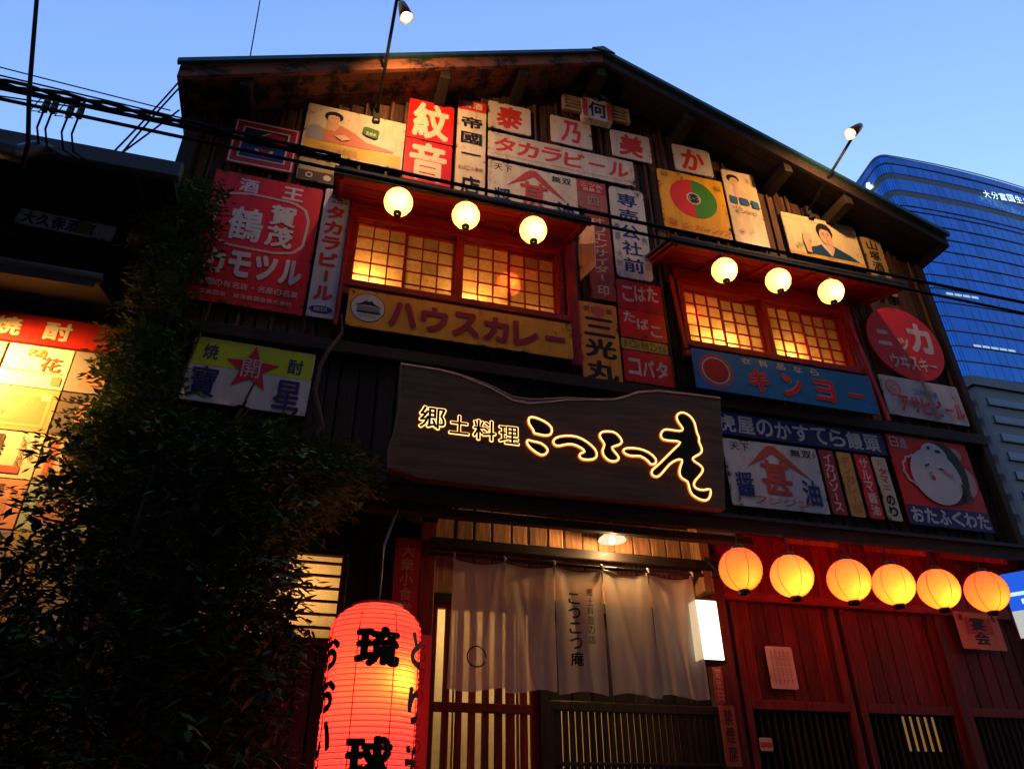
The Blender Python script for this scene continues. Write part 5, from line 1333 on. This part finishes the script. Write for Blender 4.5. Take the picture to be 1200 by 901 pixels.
for (z0, z1) in rows:
    for i in range(len(ss) - 1):
        a, b = ss[i], ss[i + 1]; pa, pb_ = plan(a)[0], plan(b)[0]; d_ = pb_ - pa; mid = (pa + pb_) / 2; w_ = d_.length - .07; hh = z1 - z0 - .05
        if w_ < .2: continue
        if z0 > 60 and -9 < a < 33 and npane < 300 and hh > .5:
            o = link('pane', tpm, T, (mid.x - T0.x, mid.y - T0.y, z0 + .03)); o.scale = (w_, 1, hh); o.rotation_euler = (R(rnd.uniform(-.5, .5)), 0, math.atan2(d_.y, d_.x) + R(rnd.uniform(-.4, .4))); npane += 1
        else:
            u = d_.normalized() * w_ / 2
            stuff.add([(mid.x - u.x, mid.y - u.y, z0 + .03), (mid.x + u.x, mid.y + u.y, z0 + .03), (mid.x + u.x, mid.y + u.y, z1 - .03), (mid.x - u.x, mid.y - u.y, z1 - .03)], [(0, 1, 2, 3)])
zz = 45
while zz > 2:
    for i in range(len(ss) - 1):
        pa, pb_ = plan(ss[i])[0], plan(ss[i + 1])[0]; stuff.add([(pa.x, pa.y, zz - 2.7), (pb_.x, pb_.y, zz - 2.7), (pb_.x, pb_.y, zz), (pa.x, pa.y, zz)], [(0, 1, 2, 3)])
    zz -= 2.88
o = stuff.build('window_glass', TG, T, -T0); o['kind'] = 'stuff'
# lit offices
LO = glow('lit_office', (.55, .75, 1.0), .75)
for (s0, s1, zc) in ((5.0, 13.0, 66.4), (3.5, 9.5, 76.6)):
    m = MB()
    i = 0
    while s0 + 1.63 * i < s1:
        pa, pb_ = plan(s0 + 1.63 * i)[0], plan(s0 + 1.63 * (i + 1) - .25)[0]
        m.add([(pa.x, pa.y - .12, zc - .25), (pb_.x, pb_.y - .12, zc - .25), (pb_.x, pb_.y - .12, zc + .25), (pa.x, pa.y - .12, zc + .25)], [(0, 1, 2, 3)]); i += 1
    m.build('lit_ceiling', LO, T, -T0)
# roof sign letters and mark
TW = empty('tower_sign', (plan(21)[0].x, plan(21)[0].y - .5, 102.0)); tag(TW, 'white glowing letters along the top band of the glass tower', 'sign')
m = MB()
for k, ch in enumerate('大分富国生命ビル'):
    put_glyph(m, ch, 1.75 * k, 0, 1.75 * k + 1.45, 1.9, 0, .02)
o = m.build('lettering', glow('tower_letters', (.6, .85, 1), 1.6), TW); TW.rotation_euler = (0, 0, math.atan2(-.08, 1))
ME = empty('tower_mark', (plan(-4.6)[0].x - .5, plan(-4.6)[0].y, 103.6)); tag(ME, 'white glowing mark on the narrow side of the glass tower', 'sign')
m = MB(); m.plate([(0, 0), (1.3, 0), (1.3, .5), (.9, .9), (.9, 1.6), (.3, 1.9), (0, 1.0)], -.1, .1); o = fixn(m.build('emblem', glow('tower_letters', (.6, .85, 1), 1.6), ME)); ME.rotation_euler = (0, 0, R(-80)); ME.location.x -= .2

# grey office annex in front of the tower
AX = empty('grey_office_block', (88, 62, 0)); tag(AX, 'dark grey office block with horizontal window bands below the tower', 'building')
A0 = Vector((88, 62, 0)); GA = plain('annex_panel', (.010, .015, .024), .6, 0, .1, .3); GW = plain('annex_window', (.01, .015, .03), .2)
m = MB(); m.box(82.8, 91.8, 60, 80, 0, 52); m.build('wall', GA, AX, -A0, bevel=.3)
m = MB(); m.box(82.3, 92.2, 59.6, 80, 51.2, 52.6); m.build('parapet', GA, AX, -A0)
for k in range(16):
    z = 48.6 - 2.65 * k
    m = MB(); m.box(84.2, 90.6, 59.85, 59.99, z, z + .95); o = m.build('window', GW, AX, -A0)
    m = MB(); m.box(84.0, 90.8, 59.7, 59.98, z - .25, z - .04); m.build('sill', GA, o)
    m = MB(); m.box(81.6, 82.79, 61, 66, z, z + .9); m.build('balcony', TBK, AX, -A0)
m = MB(); m.box(91.9, 130, 63, 95, 0, 44); o = tag(m.build('distant_block', plain('distant_block_wall', (.02, .03, .05), .8)), 'plain dark block right of the grey office block', 'building')
